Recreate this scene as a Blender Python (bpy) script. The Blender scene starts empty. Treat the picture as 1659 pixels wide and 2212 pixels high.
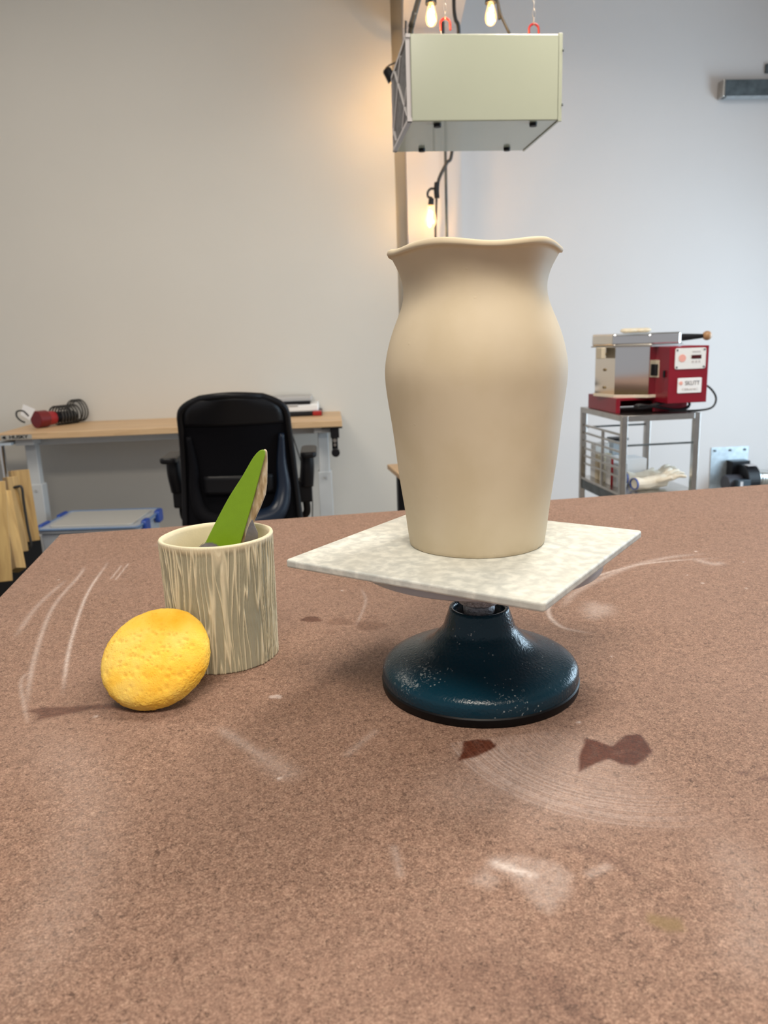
import bpy, bmesh, math, random
import numpy as np
from mathutils import Vector, Matrix, Euler, noise
random.seed(4)
PI = math.pi
S = bpy.context.scene
COL = S.collection
# ------------------------------------------------------------------ camera
W, H = 1659, 2212
F = 1675.0
VX, VY = 1085.0, 8600.0
EYE = 1.28                       # eye height above the floor (m)
dn = Vector((VX - W/2, VY - H/2, F)).normalized()
up_c = -dn
fw_c = Vector((0, 0, 1)); fw_c = (fw_c - up_c * fw_c.dot(up_c)).normalized()
rt_c = fw_c.cross(up_c) * 1.0
rt_c = Vector((fw_c.y*up_c.z-fw_c.z*up_c.y, fw_c.z*up_c.x-fw_c.x*up_c.z, fw_c.x*up_c.y-fw_c.y*up_c.x))
R = Matrix((rt_c, fw_c, up_c))   # camera coords (right, down, forward) -> world
cam_d = bpy.data.cameras.new('camera')
cam = bpy.data.objects.new('camera', cam_d); COL.objects.link(cam); S.camera = cam
cam_d.sensor_fit = 'VERTICAL'; cam_d.sensor_height = 36; cam_d.sensor_width = 27
cam_d.lens = F / H * 36
cx, cy, cz = R @ Vector((1, 0, 0)), R @ Vector((0, -1, 0)), R @ Vector((0, 0, -1))
cam.matrix_world = Matrix(((cx.x, cy.x, cz.x, 0), (cx.y, cy.y, cz.y, 0), (cx.z, cy.z, cz.z, EYE), (0, 0, 0, 1)))
cam_d.clip_start = 0.02
cam_d.dof.use_dof = True; cam_d.dof.focus_distance = 0.85; cam_d.dof.aperture_fstop = cam_d.lens / 3.0

def ray(px, py): return R @ Vector((px - W/2, py - H/2, F))
def atz(px, py, z):
    r = ray(px, py); return Vector((0, 0, EYE)) + r * ((z - EYE) / r.z)
def aty(px, py, Y):
    r = ray(px, py); return Vector((0, 0, EYE)) + r * (Y / r.y)

# ------------------------------------------------------------------ light
S.view_settings.view_transform = 'Standard'; S.view_settings.look = 'None'
S.view_settings.gamma = 1; S.view_settings.exposure = 0.35
wd = bpy.data.worlds.new('world'); S.world = wd; wd.use_nodes = True
bg = wd.node_tree.nodes['Background']; bg.inputs[0].default_value = (0.95, 0.95, 1.0, 1); bg.inputs[1].default_value = 0.30
def area(name, loc, target, sx, sy, power, col):
    d = bpy.data.lights.new(name, 'AREA'); d.shape = 'RECTANGLE'; d.size = sx; d.size_y = sy
    d.energy = power; d.color = col
    o = bpy.data.objects.new(name, d); COL.objects.link(o); o.location = loc
    o.rotation_euler = (Vector(target) - Vector(loc)).to_track_quat('-Z', 'Y').to_euler(); return o
area('window_daylight', (3.6, 3.5, 1.25), (0.6, 3.0, 0.7), 2.0, 2.0, 88, (0.62, 0.83, 1.0))
area('ceiling_lamp_back', (1.05, 2.1, 3.3), (0.9, 1.9, 0), 0.5, 0.8, 50, (1.0, 0.91, 0.79))
area('ceiling_lamp_front', (0.1, -0.5, 3.3), (0.1, -0.3, 0), 1.6, 0.6, 64, (1.0, 0.91, 0.79))
area('ceiling_lamp_left', (-1.6, 2.6, 3.3), (-1.6, 3.2, 0), 1.2, 0.6, 31, (1.0, 0.91, 0.78))

# ------------------------------------------------------------------ materials
def nd(nt, t, **k):
    n = nt.nodes.new(t)
    for a, v in k.items(): setattr(n, a, v)
    return n
def mat(name, col, rough=0.5, metal=0.0, noise_amt=0.0, noise_scale=8.0, bump=0.0, bump_scale=60.0, coat=0.0, spec=0.5, trans=0.0, alpha=1.0, sss=0.0, emit=None):
    m = bpy.data.materials.new(name); m.use_nodes = True; nt = m.node_tree
    b = nt.nodes['Principled BSDF']
    b.inputs['Base Color'].default_value = (*col, 1); b.inputs['Roughness'].default_value = rough
    b.inputs['Metallic'].default_value = metal; b.inputs['Coat Weight'].default_value = coat
    b.inputs['Specular IOR Level'].default_value = spec; b.inputs['Transmission Weight'].default_value = trans
    b.inputs['Alpha'].default_value = alpha
    if sss: b.inputs['Subsurface Weight'].default_value = sss; b.inputs['Subsurface Scale'].default_value = 0.01
    if emit: b.inputs['Emission Color'].default_value = (*emit[0], 1); b.inputs['Emission Strength'].default_value = emit[1]
    tc = nd(nt, 'ShaderNodeTexCoord')
    n = nd(nt, 'ShaderNodeTexNoise'); n.inputs['Scale'].default_value = noise_scale; n.inputs['Detail'].default_value = 4
    nt.links.new(tc.outputs['Object'], n.inputs['Vector'])
    r = nd(nt, 'ShaderNodeMapRange'); r.inputs[1].default_value = 0.3; r.inputs[2].default_value = 0.7
    r.inputs[3].default_value = 1 - noise_amt; r.inputs[4].default_value = 1 + noise_amt
    nt.links.new(n.outputs['Fac'], r.inputs[0])
    mx = nd(nt, 'ShaderNodeVectorMath', operation='SCALE'); mx.inputs[0].default_value = col
    nt.links.new(r.outputs[0], mx.inputs['Scale']); nt.links.new(mx.outputs[0], b.inputs['Base Color'])
    if bump:
        n2 = nd(nt, 'ShaderNodeTexNoise'); n2.inputs['Scale'].default_value = bump_scale; n2.inputs['Detail'].default_value = 5
        nt.links.new(tc.outputs['Object'], n2.inputs['Vector'])
        bp = nd(nt, 'ShaderNodeBump'); bp.inputs['Strength'].default_value = bump; bp.inputs['Distance'].default_value = 0.002
        nt.links.new(n2.outputs['Fac'], bp.inputs['Height']); nt.links.new(bp.outputs[0], b.inputs['Normal'])
    return m
def ramp(nt, pos_cols):
    r = nd(nt, 'ShaderNodeValToRGB'); e = r.color_ramp.elements
    while len(e) < len(pos_cols): e.new(0.5)
    for el, (p, c) in zip(e, pos_cols): el.position = p; el.color = (*c, 1)
    return r
def maprange(nt, src, a, b_, c=0.0, d=1.0, smooth=True):
    r = nd(nt, 'ShaderNodeMapRange'); r.interpolation_type = 'SMOOTHSTEP' if smooth else 'LINEAR'
    r.inputs[1].default_value = a; r.inputs[2].default_value = b_; r.inputs[3].default_value = c; r.inputs[4].default_value = d
    nt.links.new(src, r.inputs[0]); return r.outputs[0]
def math_(nt, op, a, b_):
    m = nd(nt, 'ShaderNodeMath', operation=op)
    for i, v in enumerate((a, b_)):
        if isinstance(v, (int, float)): m.inputs[i].default_value = v
        else: nt.links.new(v, m.inputs[i])
    return m.outputs[0]
def mixc(nt, fac, a, b_):
    m = nd(nt, 'ShaderNodeMix', data_type='RGBA')
    for i, v in ((0, fac), (6, a), (7, b_)):
        if isinstance(v, (int, float)): m.inputs[i].default_value = v
        elif isinstance(v, tuple): m.inputs[i].default_value = (*v, 1)
        else: nt.links.new(v, m.inputs[i])
    return m.outputs[2]
def wood(name, c1, c2, axis=0, scale=6.0, rough=0.45):
    m = mat(name, c1, rough); nt = m.node_tree; b = nt.nodes['Principled BSDF']
    tc = nd(nt, 'ShaderNodeTexCoord'); mp = nd(nt, 'ShaderNodeMapping')
    sc = [9.0, 9.0, 9.0]; sc[axis] = 0.8; mp.inputs['Scale'].default_value = sc
    nt.links.new(tc.outputs['Object'], mp.inputs[0])
    n = nd(nt, 'ShaderNodeTexNoise'); n.inputs['Scale'].default_value = scale; n.inputs['Detail'].default_value = 5; n.inputs['Distortion'].default_value = 0.6
    nt.links.new(mp.outputs[0], n.inputs['Vector'])
    r = ramp(nt, [(0.3, c2), (0.65, c1)]); nt.links.new(n.outputs['Fac'], r.inputs[0])
    # glued staves
    v = nd(nt, 'ShaderNodeTexVoronoi'); mp2 = nd(nt, 'ShaderNodeMapping')
    s2 = [18.0, 18.0, 18.0]; s2[axis] = 2.2; mp2.inputs['Scale'].default_value = s2; v.inputs['Scale'].default_value = 1.0
    v.distance = 'CHEBYCHEV'
    nt.links.new(tc.outputs['Object'], mp2.inputs[0]); nt.links.new(mp2.outputs[0], v.inputs['Vector'])
    g = maprange(nt, v.outputs['Color'], 0, 1, 0.86, 1.1, False)
    mx = nd(nt, 'ShaderNodeVectorMath', operation='SCALE'); nt.links.new(r.outputs[0], mx.inputs[0]); nt.links.new(g, mx.inputs['Scale'])
    nt.links.new(mx.outputs[0], b.inputs['Base Color']); return m

M = {}
M['wall_l'] = mat('painted wall warm', (0.63, 0.60, 0.545), 0.75, noise_amt=0.012, noise_scale=2, bump=0.08, bump_scale=90)
M['wall_r'] = mat('painted wall cool', (0.64, 0.605, 0.59), 0.7, noise_amt=0.012, noise_scale=2, bump=0.08, bump_scale=90)
M['recess'] = mat('shaded recess grey', (0.40, 0.385, 0.345), 0.7, noise_amt=0.03)  # shade on the wall's recessed end, put into the colour
M['floor'] = mat('dark concrete floor', (0.23, 0.185, 0.145), 0.55, noise_amt=0.2, noise_scale=3)
M['ceiling'] = mat('ceiling paint', (0.66, 0.65, 0.62), 0.8)
M['birch'] = wood('birch butcher block', (0.66, 0.46, 0.27), (0.56, 0.36, 0.19), 0)
M['pine'] = wood('pine boards', (0.50, 0.33, 0.125), (0.30, 0.175, 0.06), 2, 5)
M['grey_metal'] = mat('light grey painted steel', (0.55, 0.57, 0.58), 0.35, noise_amt=0.03)
M['black'] = mat('black plastic', (0.006, 0.006, 0.008), 0.42, spec=0.3)
M['black_mesh'] = mat('black chair mesh', (0.003, 0.003, 0.005), 0.8, bump=0.3, bump_scale=400, spec=0.15)
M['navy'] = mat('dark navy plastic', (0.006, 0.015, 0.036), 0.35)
M['cord'] = mat('dark rubber cord', (0.03, 0.028, 0.025), 0.5)
M['steel'] = mat('brushed steel', (0.52, 0.50, 0.47), 0.28, 1.0, noise_amt=0.1, noise_scale=20)
M['mirror'] = mat('polished stainless', (0.80, 0.79, 0.77), 0.07, 1.0)
M['red'] = mat('red powder coat', (0.23, 0.004, 0.016), 0.3, noise_amt=0.04)
M['red2'] = mat('dark red plastic', (0.15, 0.005, 0.008), 0.35)
M['hook'] = mat('red coated hook', (0.33, 0.01, 0.01), 0.3)
M['white'] = mat('white plastic', (0.78, 0.78, 0.77), 0.45)
M['paper'] = mat('white paper', (0.85, 0.85, 0.86), 0.8)
M['clearbin'] = mat('milky clear plastic', (0.60, 0.65, 0.72), 0.3, trans=0.25, noise_amt=0.05)
M['blue'] = mat('blue plastic latch', (0.02, 0.07, 0.36), 0.35)
M['bluetrim'] = mat('translucent blue rim', (0.16, 0.25, 0.42), 0.3)
M['green_box'] = mat('pale green enamel', (0.385, 0.412, 0.322), 0.22, noise_amt=0.01, coat=0.35)
M['filter'] = mat('grey pleated filter', (0.22, 0.215, 0.22), 0.85, noise_amt=0.25, noise_scale=60)
M['filter_strip'] = mat('filter grid strip', (0.50, 0.48, 0.48), 0.8)
M['foil'] = mat('aluminium foil duct', (0.80, 0.84, 0.84), 0.22, 1.0, bump=0.5, bump_scale=50)
M['galv'] = mat('galvanised steel', (0.50, 0.56, 0.60), 0.4, 0.7, noise_amt=0.15, noise_scale=25)
M['bin_blue'] = mat('pale blue laminate', (0.50, 0.58, 0.66), 0.4)
M['dark_steel'] = mat('dark zinc steel', (0.10, 0.12, 0.13), 0.45, 0.5, noise_amt=0.3, noise_scale=18)
M['glove'] = mat('cream leather', (0.72, 0.66, 0.55), 0.75, noise_amt=0.06, noise_scale=20, bump=0.3)
M['card'] = mat('buff cardboard', (0.60, 0.52, 0.38), 0.8, noise_amt=0.05)
M['brick'] = mat('firebrick', (0.70, 0.62, 0.50), 0.85, noise_amt=0.06, noise_scale=30)
M['knobwood'] = mat('turned wood', (0.36, 0.20, 0.09), 0.4, noise_amt=0.15, noise_scale=30)
M['pink'] = mat('pale red print', (0.80, 0.38, 0.32), 0.6)
M['greyprint'] = mat('grey print', (0.22, 0.22, 0.24), 0.6)
M['lightprint'] = mat('faded grey print', (0.55, 0.52, 0.52), 0.6)
M['darkred_lcd'] = mat('dark red display', (0.06, 0.003, 0.004), 0.2)
M['devgrey'] = mat('silver grey plastic', (0.42, 0.42, 0.42), 0.4)
M['cream'] = mat('cream plastic', (0.62, 0.55, 0.42), 0.5)
M['brass'] = mat('dark brass hinge', (0.25, 0.19, 0.10), 0.4, 0.8)
M['green'] = mat('matte green plastic', (0.175, 0.315, 0.008), 0.38, noise_amt=0.03, noise_scale=120, bump=0.05, bump_scale=900)
M['scraper'] = mat('worn spring steel', (0.30, 0.28, 0.29), 0.35, 0.9, noise_amt=0.3, noise_scale=60)
M['rubber'] = mat('black rubber', (0.003, 0.003, 0.004), 0.45, spec=0.2)
M['cast'] = mat('cast steel shaft', (0.34, 0.34, 0.36), 0.5, 0.85, noise_amt=0.3, noise_scale=300, bump=0.7, bump_scale=500)
M['zinc_disc'] = mat('grey painted disc', (0.42, 0.43, 0.45), 0.35, noise_amt=0.03)

# ------------------------------------------------------------------ mesh helpers
def obj(name, bm, m=None, parent=None, smooth=False, loc=None, rot=None, bevel=0, segs=2, auto=None, mods=None):
    me = bpy.data.meshes.new(name)
    if isinstance(bm, bmesh.types.BMesh):
        bmesh.ops.recalc_face_normals(bm, faces=bm.faces); bm.to_mesh(me); bm.free()
    else:
        v, f = bm; me.from_pydata([tuple(x) for x in v], [], f)
    o = bpy.data.objects.new(name, me); COL.objects.link(o)
    if m: me.materials.append(M[m] if isinstance(m, str) else m)
    if parent: o.parent = parent
    if loc is not None: o.location = loc
    if rot is not None: o.rotation_euler = rot
    if smooth or auto:
        for p in me.polygons: p.use_smooth = True
    if auto:
        for e in me.edges: pass
        try: me.set_sharp_from_angle(angle=math.radians(auto))
        except Exception: pass
    if bevel:
        b = o.modifiers.new('bevel', 'BEVEL'); b.width = bevel; b.segments = segs; b.limit_method = 'ANGLE'; b.harden_normals = False
    return o
def tag(o, label, cat, group=None, kind=None):
    o['label'] = label; o['category'] = cat
    if group: o['group'] = group
    if kind: o['kind'] = kind
    return o
def thing(name, label, cat, loc=(0, 0, 0), rz=0.0, group=None):
    o = bpy.data.objects.new(name, None); COL.objects.link(o); o.location = loc; o.rotation_euler = (0, 0, rz)
    o.empty_display_size = 0.05
    return tag(o, label, cat, group)
def box(bm, c, s, rot=None):
    r = bmesh.ops.create_cube(bm, size=1.0); T = Matrix.Translation(c)
    if rot is not None: T = T @ Euler(rot).to_matrix().to_4x4()
    bmesh.ops.transform(bm, matrix=T @ Matrix.Diagonal((*s, 1)), verts=r['verts']); return r['verts']
def B(*items):
    bm = bmesh.new()
    for it in items: box(bm, *it)
    return bm
def cyl(bm, p0, p1, r, r2=None, seg=24, caps=True):
    p0, p1 = Vector(p0), Vector(p1); d = p1 - p0
    q = bmesh.ops.create_cone(bm, cap_ends=caps, segments=seg, radius1=r, radius2=r if r2 is None else r2, depth=d.length)
    bmesh.ops.transform(bm, matrix=Matrix.Translation((p0+p1)/2) @ d.to_track_quat('Z', 'Y').to_matrix().to_4x4(), verts=q['verts'])
def C(p0, p1, r, r2=None, seg=24):
    bm = bmesh.new(); cyl(bm, p0, p1, r, r2, seg); return bm
def smooth_path(pts, n=8):
    pts = [Vector(p) for p in pts]
    if len(pts) < 3: return pts
    P = [2*pts[0]-pts[1]] + pts + [2*pts[-1]-pts[-2]]; out = []
    for i in range(1, len(P)-2):
        a, b, c, d = P[i-1:i+3]
        for k in range(n):
            t = k/n; out.append(0.5*((2*b)+(c-a)*t+(2*a-5*b+4*c-d)*t*t+(3*b-a-3*c+d)*t**3))
    out.append(pts[-1]); return out
def tube(bm, pts, r, seg=10, closed=False, smooth=True):
    pts = smooth_path(pts) if smooth and not closed else [Vector(p) for p in pts]
    rs = r if isinstance(r, (list, tuple)) else None
    rings = []; n = len(pts); prev = None
    for i, p in enumerate(pts):
        if closed: t = pts[(i+1) % n] - pts[i-1]
        else: t = pts[min(i+1, n-1)] - pts[max(i-1, 0)]
        t.normalize()
        if prev is None:
            a = Vector((0, 0, 1)) if abs(t.z) < 0.9 else Vector((1, 0, 0)); u = t.cross(a).normalized()
        else: u = (prev - t*prev.dot(t)).normalized()
        prev = u; w = t.cross(u)
        rr = r if rs is None else rs[0] + (rs[1]-rs[0])*i/(n-1)
        rings.append([bm.verts.new(p + (u*math.cos(2*PI*k/seg) + w*math.sin(2*PI*k/seg))*rr) for k in range(seg)])
    m = n if closed else n-1
    for i in range(m):
        a, b = rings[i], rings[(i+1) % n]
        for k in range(seg): bm.faces.new((a[k], a[(k+1) % seg], b[(k+1) % seg], b[k]))
    if not closed: bm.faces.new(rings[0][::-1]); bm.faces.new(rings[-1])
def TUBE(pts, r, seg=10, **k):
    bm = bmesh.new(); tube(bm, pts, r, seg, **k); return bm
def lathe(prof, seg=96, center=(0, 0), f=None):
    """prof: list of (r, z); closed at r=0 ends."""
    bm = bmesh.new(); rings = []
    for (r, z) in prof:
        if r < 1e-6: rings.append([bm.verts.new((center[0], center[1], z))])
        else:
            ring = []
            for k in range(seg):
                a = 2*PI*k/seg; rr, zz = (r, z) if f is None else f(r, z, a)
                ring.append(bm.verts.new((center[0]+rr*math.cos(a), center[1]+rr*math.sin(a), zz)))
            rings.append(ring)
    for a, b in zip(rings, rings[1:]):
        for k in range(seg):
            k2 = (k+1) % seg
            if len(a) == 1 and len(b) == 1: continue
            if len(a) == 1: bm.faces.new((a[0], b[k], b[k2]))
            elif len(b) == 1: bm.faces.new((a[k], a[k2], b[0]))
            else: bm.faces.new((a[k], a[k2], b[k2], b[k]))
    return bm
def spline(pts, n=8): return [(p.x, p.y) for p in smooth_path([Vector((a, b, 0)) for a, b in pts], n)]
def prism(outline, axis_u, axis_v, origin, thick, bm=None):
    """extrude a 2-D outline (u,v) placed on a plane; thickness along u x v, centred."""
    bm = bm or bmesh.new(); u, v, o = Vector(axis_u), Vector(axis_v), Vector(origin); n = u.cross(v).normalized()*thick/2
    a = [bm.verts.new(o + u*p[0] + v*p[1] + n) for p in outline]; b = [bm.verts.new(o + u*p[0] + v*p[1] - n) for p in outline]
    bm.faces.new(a); bm.faces.new(b[::-1]); k = len(a)
    for i in range(k): bm.faces.new((a[i], b[i], b[(i+1) % k], a[(i+1) % k]))
    return bm
def rrect(w, h, r, n=6):
    out = []
    for cx_, cy_, a0 in ((w/2-r, h/2-r, 0), (-w/2+r, h/2-r, 90), (-w/2+r, -h/2+r, 180), (w/2-r, -h/2+r, 270)):
        for k in range(n+1):
            a = math.radians(a0+90*k/n); out.append((cx_+r*math.cos(a), cy_+r*math.sin(a)))
    return out
def text_mesh(name, body, size, m, parent, loc, rot, depth=0.0006, bold=0.0, sx=1.0):
    cu = bpy.data.curves.new(name, 'FONT'); cu.body = body; cu.size = size; cu.extrude = depth; cu.offset = bold
    cu.align_x = 'CENTER'; cu.align_y = 'CENTER'
    t = bpy.data.objects.new(name, cu); COL.objects.link(t)
    dg = bpy.context.evaluated_depsgraph_get(); me = bpy.data.meshes.new_from_object(t.evaluated_get(dg))
    bpy.data.objects.remove(t); o = bpy.data.objects.new(name, me); COL.objects.link(o)
    me.materials.clear(); me.materials.append(M[m]); o.parent = parent; o.location = loc; o.rotation_euler = rot; o.scale = (sx, 1, 1)
    return o
def struct(o): o['kind'] = 'structure'; return o
def rotz(a, x, y): return (x*math.cos(a)-y*math.sin(a), x*math.sin(a)+y*math.cos(a))

# ------------------------------------------------------------------ room shell
WA = math.radians(4.0)          # the back walls run 4 degrees off the camera's square
WO = Vector((aty(851, 300, 5.06).x, 5.06, 0))    # where the left wall stops at the corner
def room(x, y, z=0.0):          # room frame: x along the wall, y towards the wall's back
    a, b = rotz(WA, x, y); return Vector((WO.x+a, WO.y+b, z))
def rbox(name, x0, x1, y0, y1, z0, z1, m, bevel=0):
    o = obj(name, B(((x1-x0)/2, (y1-y0)/2, (z1-z0)/2)[:3] and (Vector(((x1-x0)/2, (y1-y0)/2, (z1-z0)/2)), (x1-x0, y1-y0, z1-z0))), m, bevel=bevel)
    o.location = room(x0, y0, z0); o.rotation_euler = (0, 0, WA); return struct(o)
CZ = 3.4
rbox('wall_left', -4.2, 0.0, 0.0, 0.15, 0, CZ, 'wall_l')
rbox('shaded_recess', 0.0, 0.12, 0.06, 0.10, 0, CZ, 'recess')
px1 = (aty(997, 330, 5.05).x - WO.x)
px0 = (aty(877, 330, 5.03).x - WO.x)
rbox('trim_2', px0, px1, -0.02, 0.20, 0, CZ, 'wall_r')       # boxed column in the corner
rbox('wall_right', px1-0.02, 4.3, 0.12, 0.27, 0, CZ, 'wall_r')
fl = struct(obj('floor', B(((0.2, 2.0, -0.05), (9.5, 9.0, 0.1))), 'floor'))
ce = struct(obj('ceiling', B(((0.2, 2.0, CZ+0.05), (9.5, 9.0, 0.1))), 'ceiling'))
# boxed beam that runs from the column towards the room
bz = aty(930, 52, 5.0).z
bm = bmesh.new()
pb = [aty(868, 52, 5.0), aty(985, 50, 5.0)]
d0 = room(px0, -0.02); d1 = room(px1, -0.02)
ux = Vector((0.30, -1.0, 0)).normalized()
dirL = Vector((atz(893, 0, bz) - atz(874, 50, bz)).normalized()); 
a0, a1 = Vector((d0.x, d0.y, bz)), Vector((d1.x, d1.y, bz))
dv = (atz(1006, 0, bz) - a1); dv.z = 0; dv.normalize()
L = 3.6
vs = [a0, a1, a1 + dv*L, a0 + dv*L]
vv = [bm.verts.new(v) for v in vs] + [bm.verts.new(v + Vector((0, 0, min(CZ - bz, 0.4)))) for v in vs]
for f in ((0, 1, 2, 3), (7, 6, 5, 4), (0, 4, 5, 1), (1, 5, 6, 2), (2, 6, 7, 3), (3, 7, 4, 0)): bm.faces.new([vv[i] for i in f])
struct(obj('trim_3', bm, 'wall_r'))

# ------------------------------------------------------------------ work table
TZ = EYE - 0.371
c_far = atz(130, 1155, TZ); TA = math.atan2(0.729, 4.31)
def tl(p):      # world -> table frame (origin = far left corner, x along far edge, y away from camera)
    d = Vector(p) - c_far; return rotz(-TA, d.x, d.y)
tb = thing('work_table', 'large brown hardboard topped work table in the foreground with dust smears and wet spots', 'table', (c_far.x, c_far.y, 0), TA)
TW, TD = 2.3, 1.75
def stain_px(poly_px):
    return np.array([tl(atz(x, y, TZ)) for x, y in poly_px])
CRING = [0, 0, 0]
def build_top():
    # dense grid over the part of the top near the camera, for the wet spots and the dust marks
    step = 0.0022
    xs = np.concatenate([np.arange(0, 1.55, step), np.linspace(1.56, TW, 20)]); ys = -np.arange(0, TD+step, step*1.15)
    nx, ny = len(xs), len(ys)
    X, Y = np.meshgrid(xs, ys)                 # rows = y
    co = np.stack([X, Y, np.full_like(X, TZ)], -1).reshape(-1, 3)
    wet = np.zeros(X.shape); dust = np.zeros(X.shape); olive = np.zeros(X.shape)
    def sm(t): t = np.clip(t, 0, 1); return t*t*(3-2*t)
    def polymask(poly_px, soft):
        P = stain_px(poly_px); mn = P.min(0)-soft*2; mxx = P.max(0)+soft*2
        jj = np.where((xs > mn[0]) & (xs < mxx[0]))[0]; ii = np.where((ys > mn[1]) & (ys < mxx[1]))[0]
        if len(jj) == 0 or len(ii) == 0: return None
        sx, sy = X[np.ix_(ii, jj)], Y[np.ix_(ii, jj)]
        inside = np.zeros(sx.shape, bool); dist = np.full(sx.shape, 1e9); k = len(P)
        for a in range(k):
            x1, y1 = P[a]; x2, y2 = P[(a+1) % k]
            cond = ((y1 > sy) != (y2 > sy)) & (sx < (x2-x1)*(sy-y1)/(y2-y1+1e-12)+x1); inside ^= cond
            t = np.clip(((sx-x1)*(x2-x1)+(sy-y1)*(y2-y1))/((x2-x1)**2+(y2-y1)**2+1e-12), 0, 1)
            dist = np.minimum(dist, np.hypot(sx-x1-t*(x2-x1), sy-y1-t*(y2-y1)))
        sd = np.where(inside, dist, -dist); return ii, jj, sm((sd+soft*0.5)/soft)
    def poly(arr, poly_px, soft, amt):
        r = polymask(poly_px, soft)
        if r: ii, jj, m = r; arr[np.ix_(ii, jj)] = np.maximum(arr[np.ix_(ii, jj)], m*amt)
    def ell(arr, cx_, cy_, rx, ry, soft, amt, rot=0):
        pts = []
        for k in range(28):
            a = 2*PI*k/28; q = 1+0.12*math.sin(3*a+cx_)+0.08*math.sin(5*a+cy_); u, v = rx*q*math.cos(a), ry*q*math.sin(a); c, s = math.cos(rot), math.sin(rot)
            pts.append((cx_+u*c-v*s, cy_+u*s+v*c))
        poly(arr, pts, soft, amt)
    def line(arr, pts_px, w, amt, taper=True):
        P = [tl(atz(p.x, p.y, TZ)) for p in smooth_path([Vector((a, b, 0)) for a, b in pts_px], 8)]
        n = len(P)
        for a in range(n-1):
            x1, y1 = P[a]; x2, y2 = P[a+1]; t0 = (a+0.5)/n; f = min(1, 5*min(t0, 1-t0)) if taper else 1
            jj = np.where((xs > min(x1, x2)-3*w) & (xs < max(x1, x2)+3*w))[0]; ii = np.where((ys > min(y1, y2)-3*w) & (ys < max(y1, y2)+3*w))[0]
            if len(jj) == 0 or len(ii) == 0: continue
            sx, sy = X[np.ix_(ii, jj)], Y[np.ix_(ii, jj)]
            t = np.clip(((sx-x1)*(x2-x1)+(sy-y1)*(y2-y1))/((x2-x1)**2+(y2-y1)**2+1e-12), 0, 1)
            d = np.hypot(sx-x1-t*(x2-x1), sy-y1-t*(y2-y1)); m = np.exp(-(d/w)**2)*amt*f
            arr[np.ix_(ii, jj)] = np.maximum(arr[np.ix_(ii, jj)], m)
    # wet spots
    poly(wet, [(1000, 1602), (1030, 1597), (1058, 1598), (1074, 1611), (1060, 1620), (1030, 1634), (988, 1644), (998, 1625)], 0.003, 1)
    poly(wet, [(1350, 1588), (1382, 1585), (1400, 1606), (1410, 1624), (1392, 1642), (1372, 1655), (1342, 1652), (1318, 1640), (1290, 1648), (1250, 1668), (1250, 1632), (1262, 1606), (1262, 1594), (1290, 1600), (1322, 1612)], 0.004, 1.0)
    poly(wet, [(55, 1536), (90, 1528), (160, 1526), (250, 1519), (300, 1520), (290, 1532), (200, 1532), (130, 1546), (75, 1556), (85, 1545)], 0.006, 0.75)
    ell(wet, 672, 1338, 22, 6, 0.004, 0.8); ell(wet, 735, 1343, 28, 8, 0.008, 0.35); ell(wet, 800, 1352, 34, 10, 0.008, 0.42); ell(wet, 716, 1366, 12, 4, 0.006, 0.2)
    ell(wet, 805, 1334, 14, 5, 0.006, 0.2)
    ell(wet, 1605, 1670, 14, 5, 0.004, 0.5); ell(wet, 1652, 1682, 12, 6, 0.004, 0.6); ell(wet, 1228, 1831, 12, 5, 0.004, 0.5)
    line(wet, [(1230, 1832), (1290, 1845), (1340, 1868), (1375, 1895)], 0.004, 0.4)
    line(wet, [(1150, 2100), (1200, 2135), (1240, 2180), (1262, 2215)], 0.012, 0.4)
    poly(wet, [(900, 2060), (1100, 2075), (1230, 2130), (1260, 2212), (1120, 2212), (1000, 2150), (900, 2110)], 0.06, 0.28)
    poly(olive, [(1400, 1972), (1430, 1980), (1470, 1985), (1480, 2010), (1440, 2012), (1415, 2000), (1398, 1990)], 0.006, 0.7)
    # pale clay dust
    line(dust, [(55, 1540), (70, 1440), (110, 1320), (170, 1245), (182, 1225)], 0.003, 0.35); line(dust, [(135, 1500), (150, 1400), (185, 1290), (232, 1216)], 0.0022, 0.6)
    line(dust, [(240, 1250), (262, 1222)], 0.0014, 0.45); line(dust, [(250, 1252), (277, 1218)], 0.0014, 0.45); line(dust, [(60, 1450), (45, 1480), (60, 1560)], 0.002, 0.3)
    line(dust, [(30, 1380), (80, 1310), (140, 1255)], 0.004, 0.25); line(dust, [(780, 1270), (790, 1300), (770, 1350)], 0.002, 0.25)
    line(dust, [(1560, 1205), (1470, 1210), (1370, 1222), (1260, 1255), (1200, 1290), (1185, 1325), (1215, 1355), (1275, 1368)], 0.003, 0.55)
    line(dust, [(1530, 1195), (1440, 1205), (1350, 1228), (1250, 1275), (1215, 1310)], 0.006, 0.3)
    ell(dust, 1290, 1318, 30, 16, 0.03, 0.28)
    line(dust, [(1560, 1215), (1540, 1218), (1500, 1208)], 0.008, 0.3)
    poly(dust, [(1060, 1852), (1120, 1848), (1200, 1862), (1235, 1890), (1230, 1930), (1188, 1972), (1160, 1958), (1120, 1910), (1060, 1866)], 0.012, 0.24)
    line(dust, [(1062, 1862), (1100, 1875), (1160, 1895)], 0.005, 0.8); line(dust, [(1275, 1888), (1312, 1872)], 0.004, 0.25)
    poly(dust, [(1015, 1905), (1050, 1872), (1080, 1900), (1060, 1920)], 0.01, 0.2)
    line(dust, [(850, 1830), (865, 1890)], 0.003, 0.18); line(dust, [(1560, 1800), (1610, 1900), (1630, 2000), (1610, 2100)], 0.02, 0.12)
    line(dust, [(470, 1570), (530, 1610), (600, 1655)], 0.006, 0.22); line(dust, [(570, 1635), (620, 1670)], 0.012, 0.18); line(dust, [(750, 1630), (810, 1580)], 0.004, 0.15)
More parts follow.
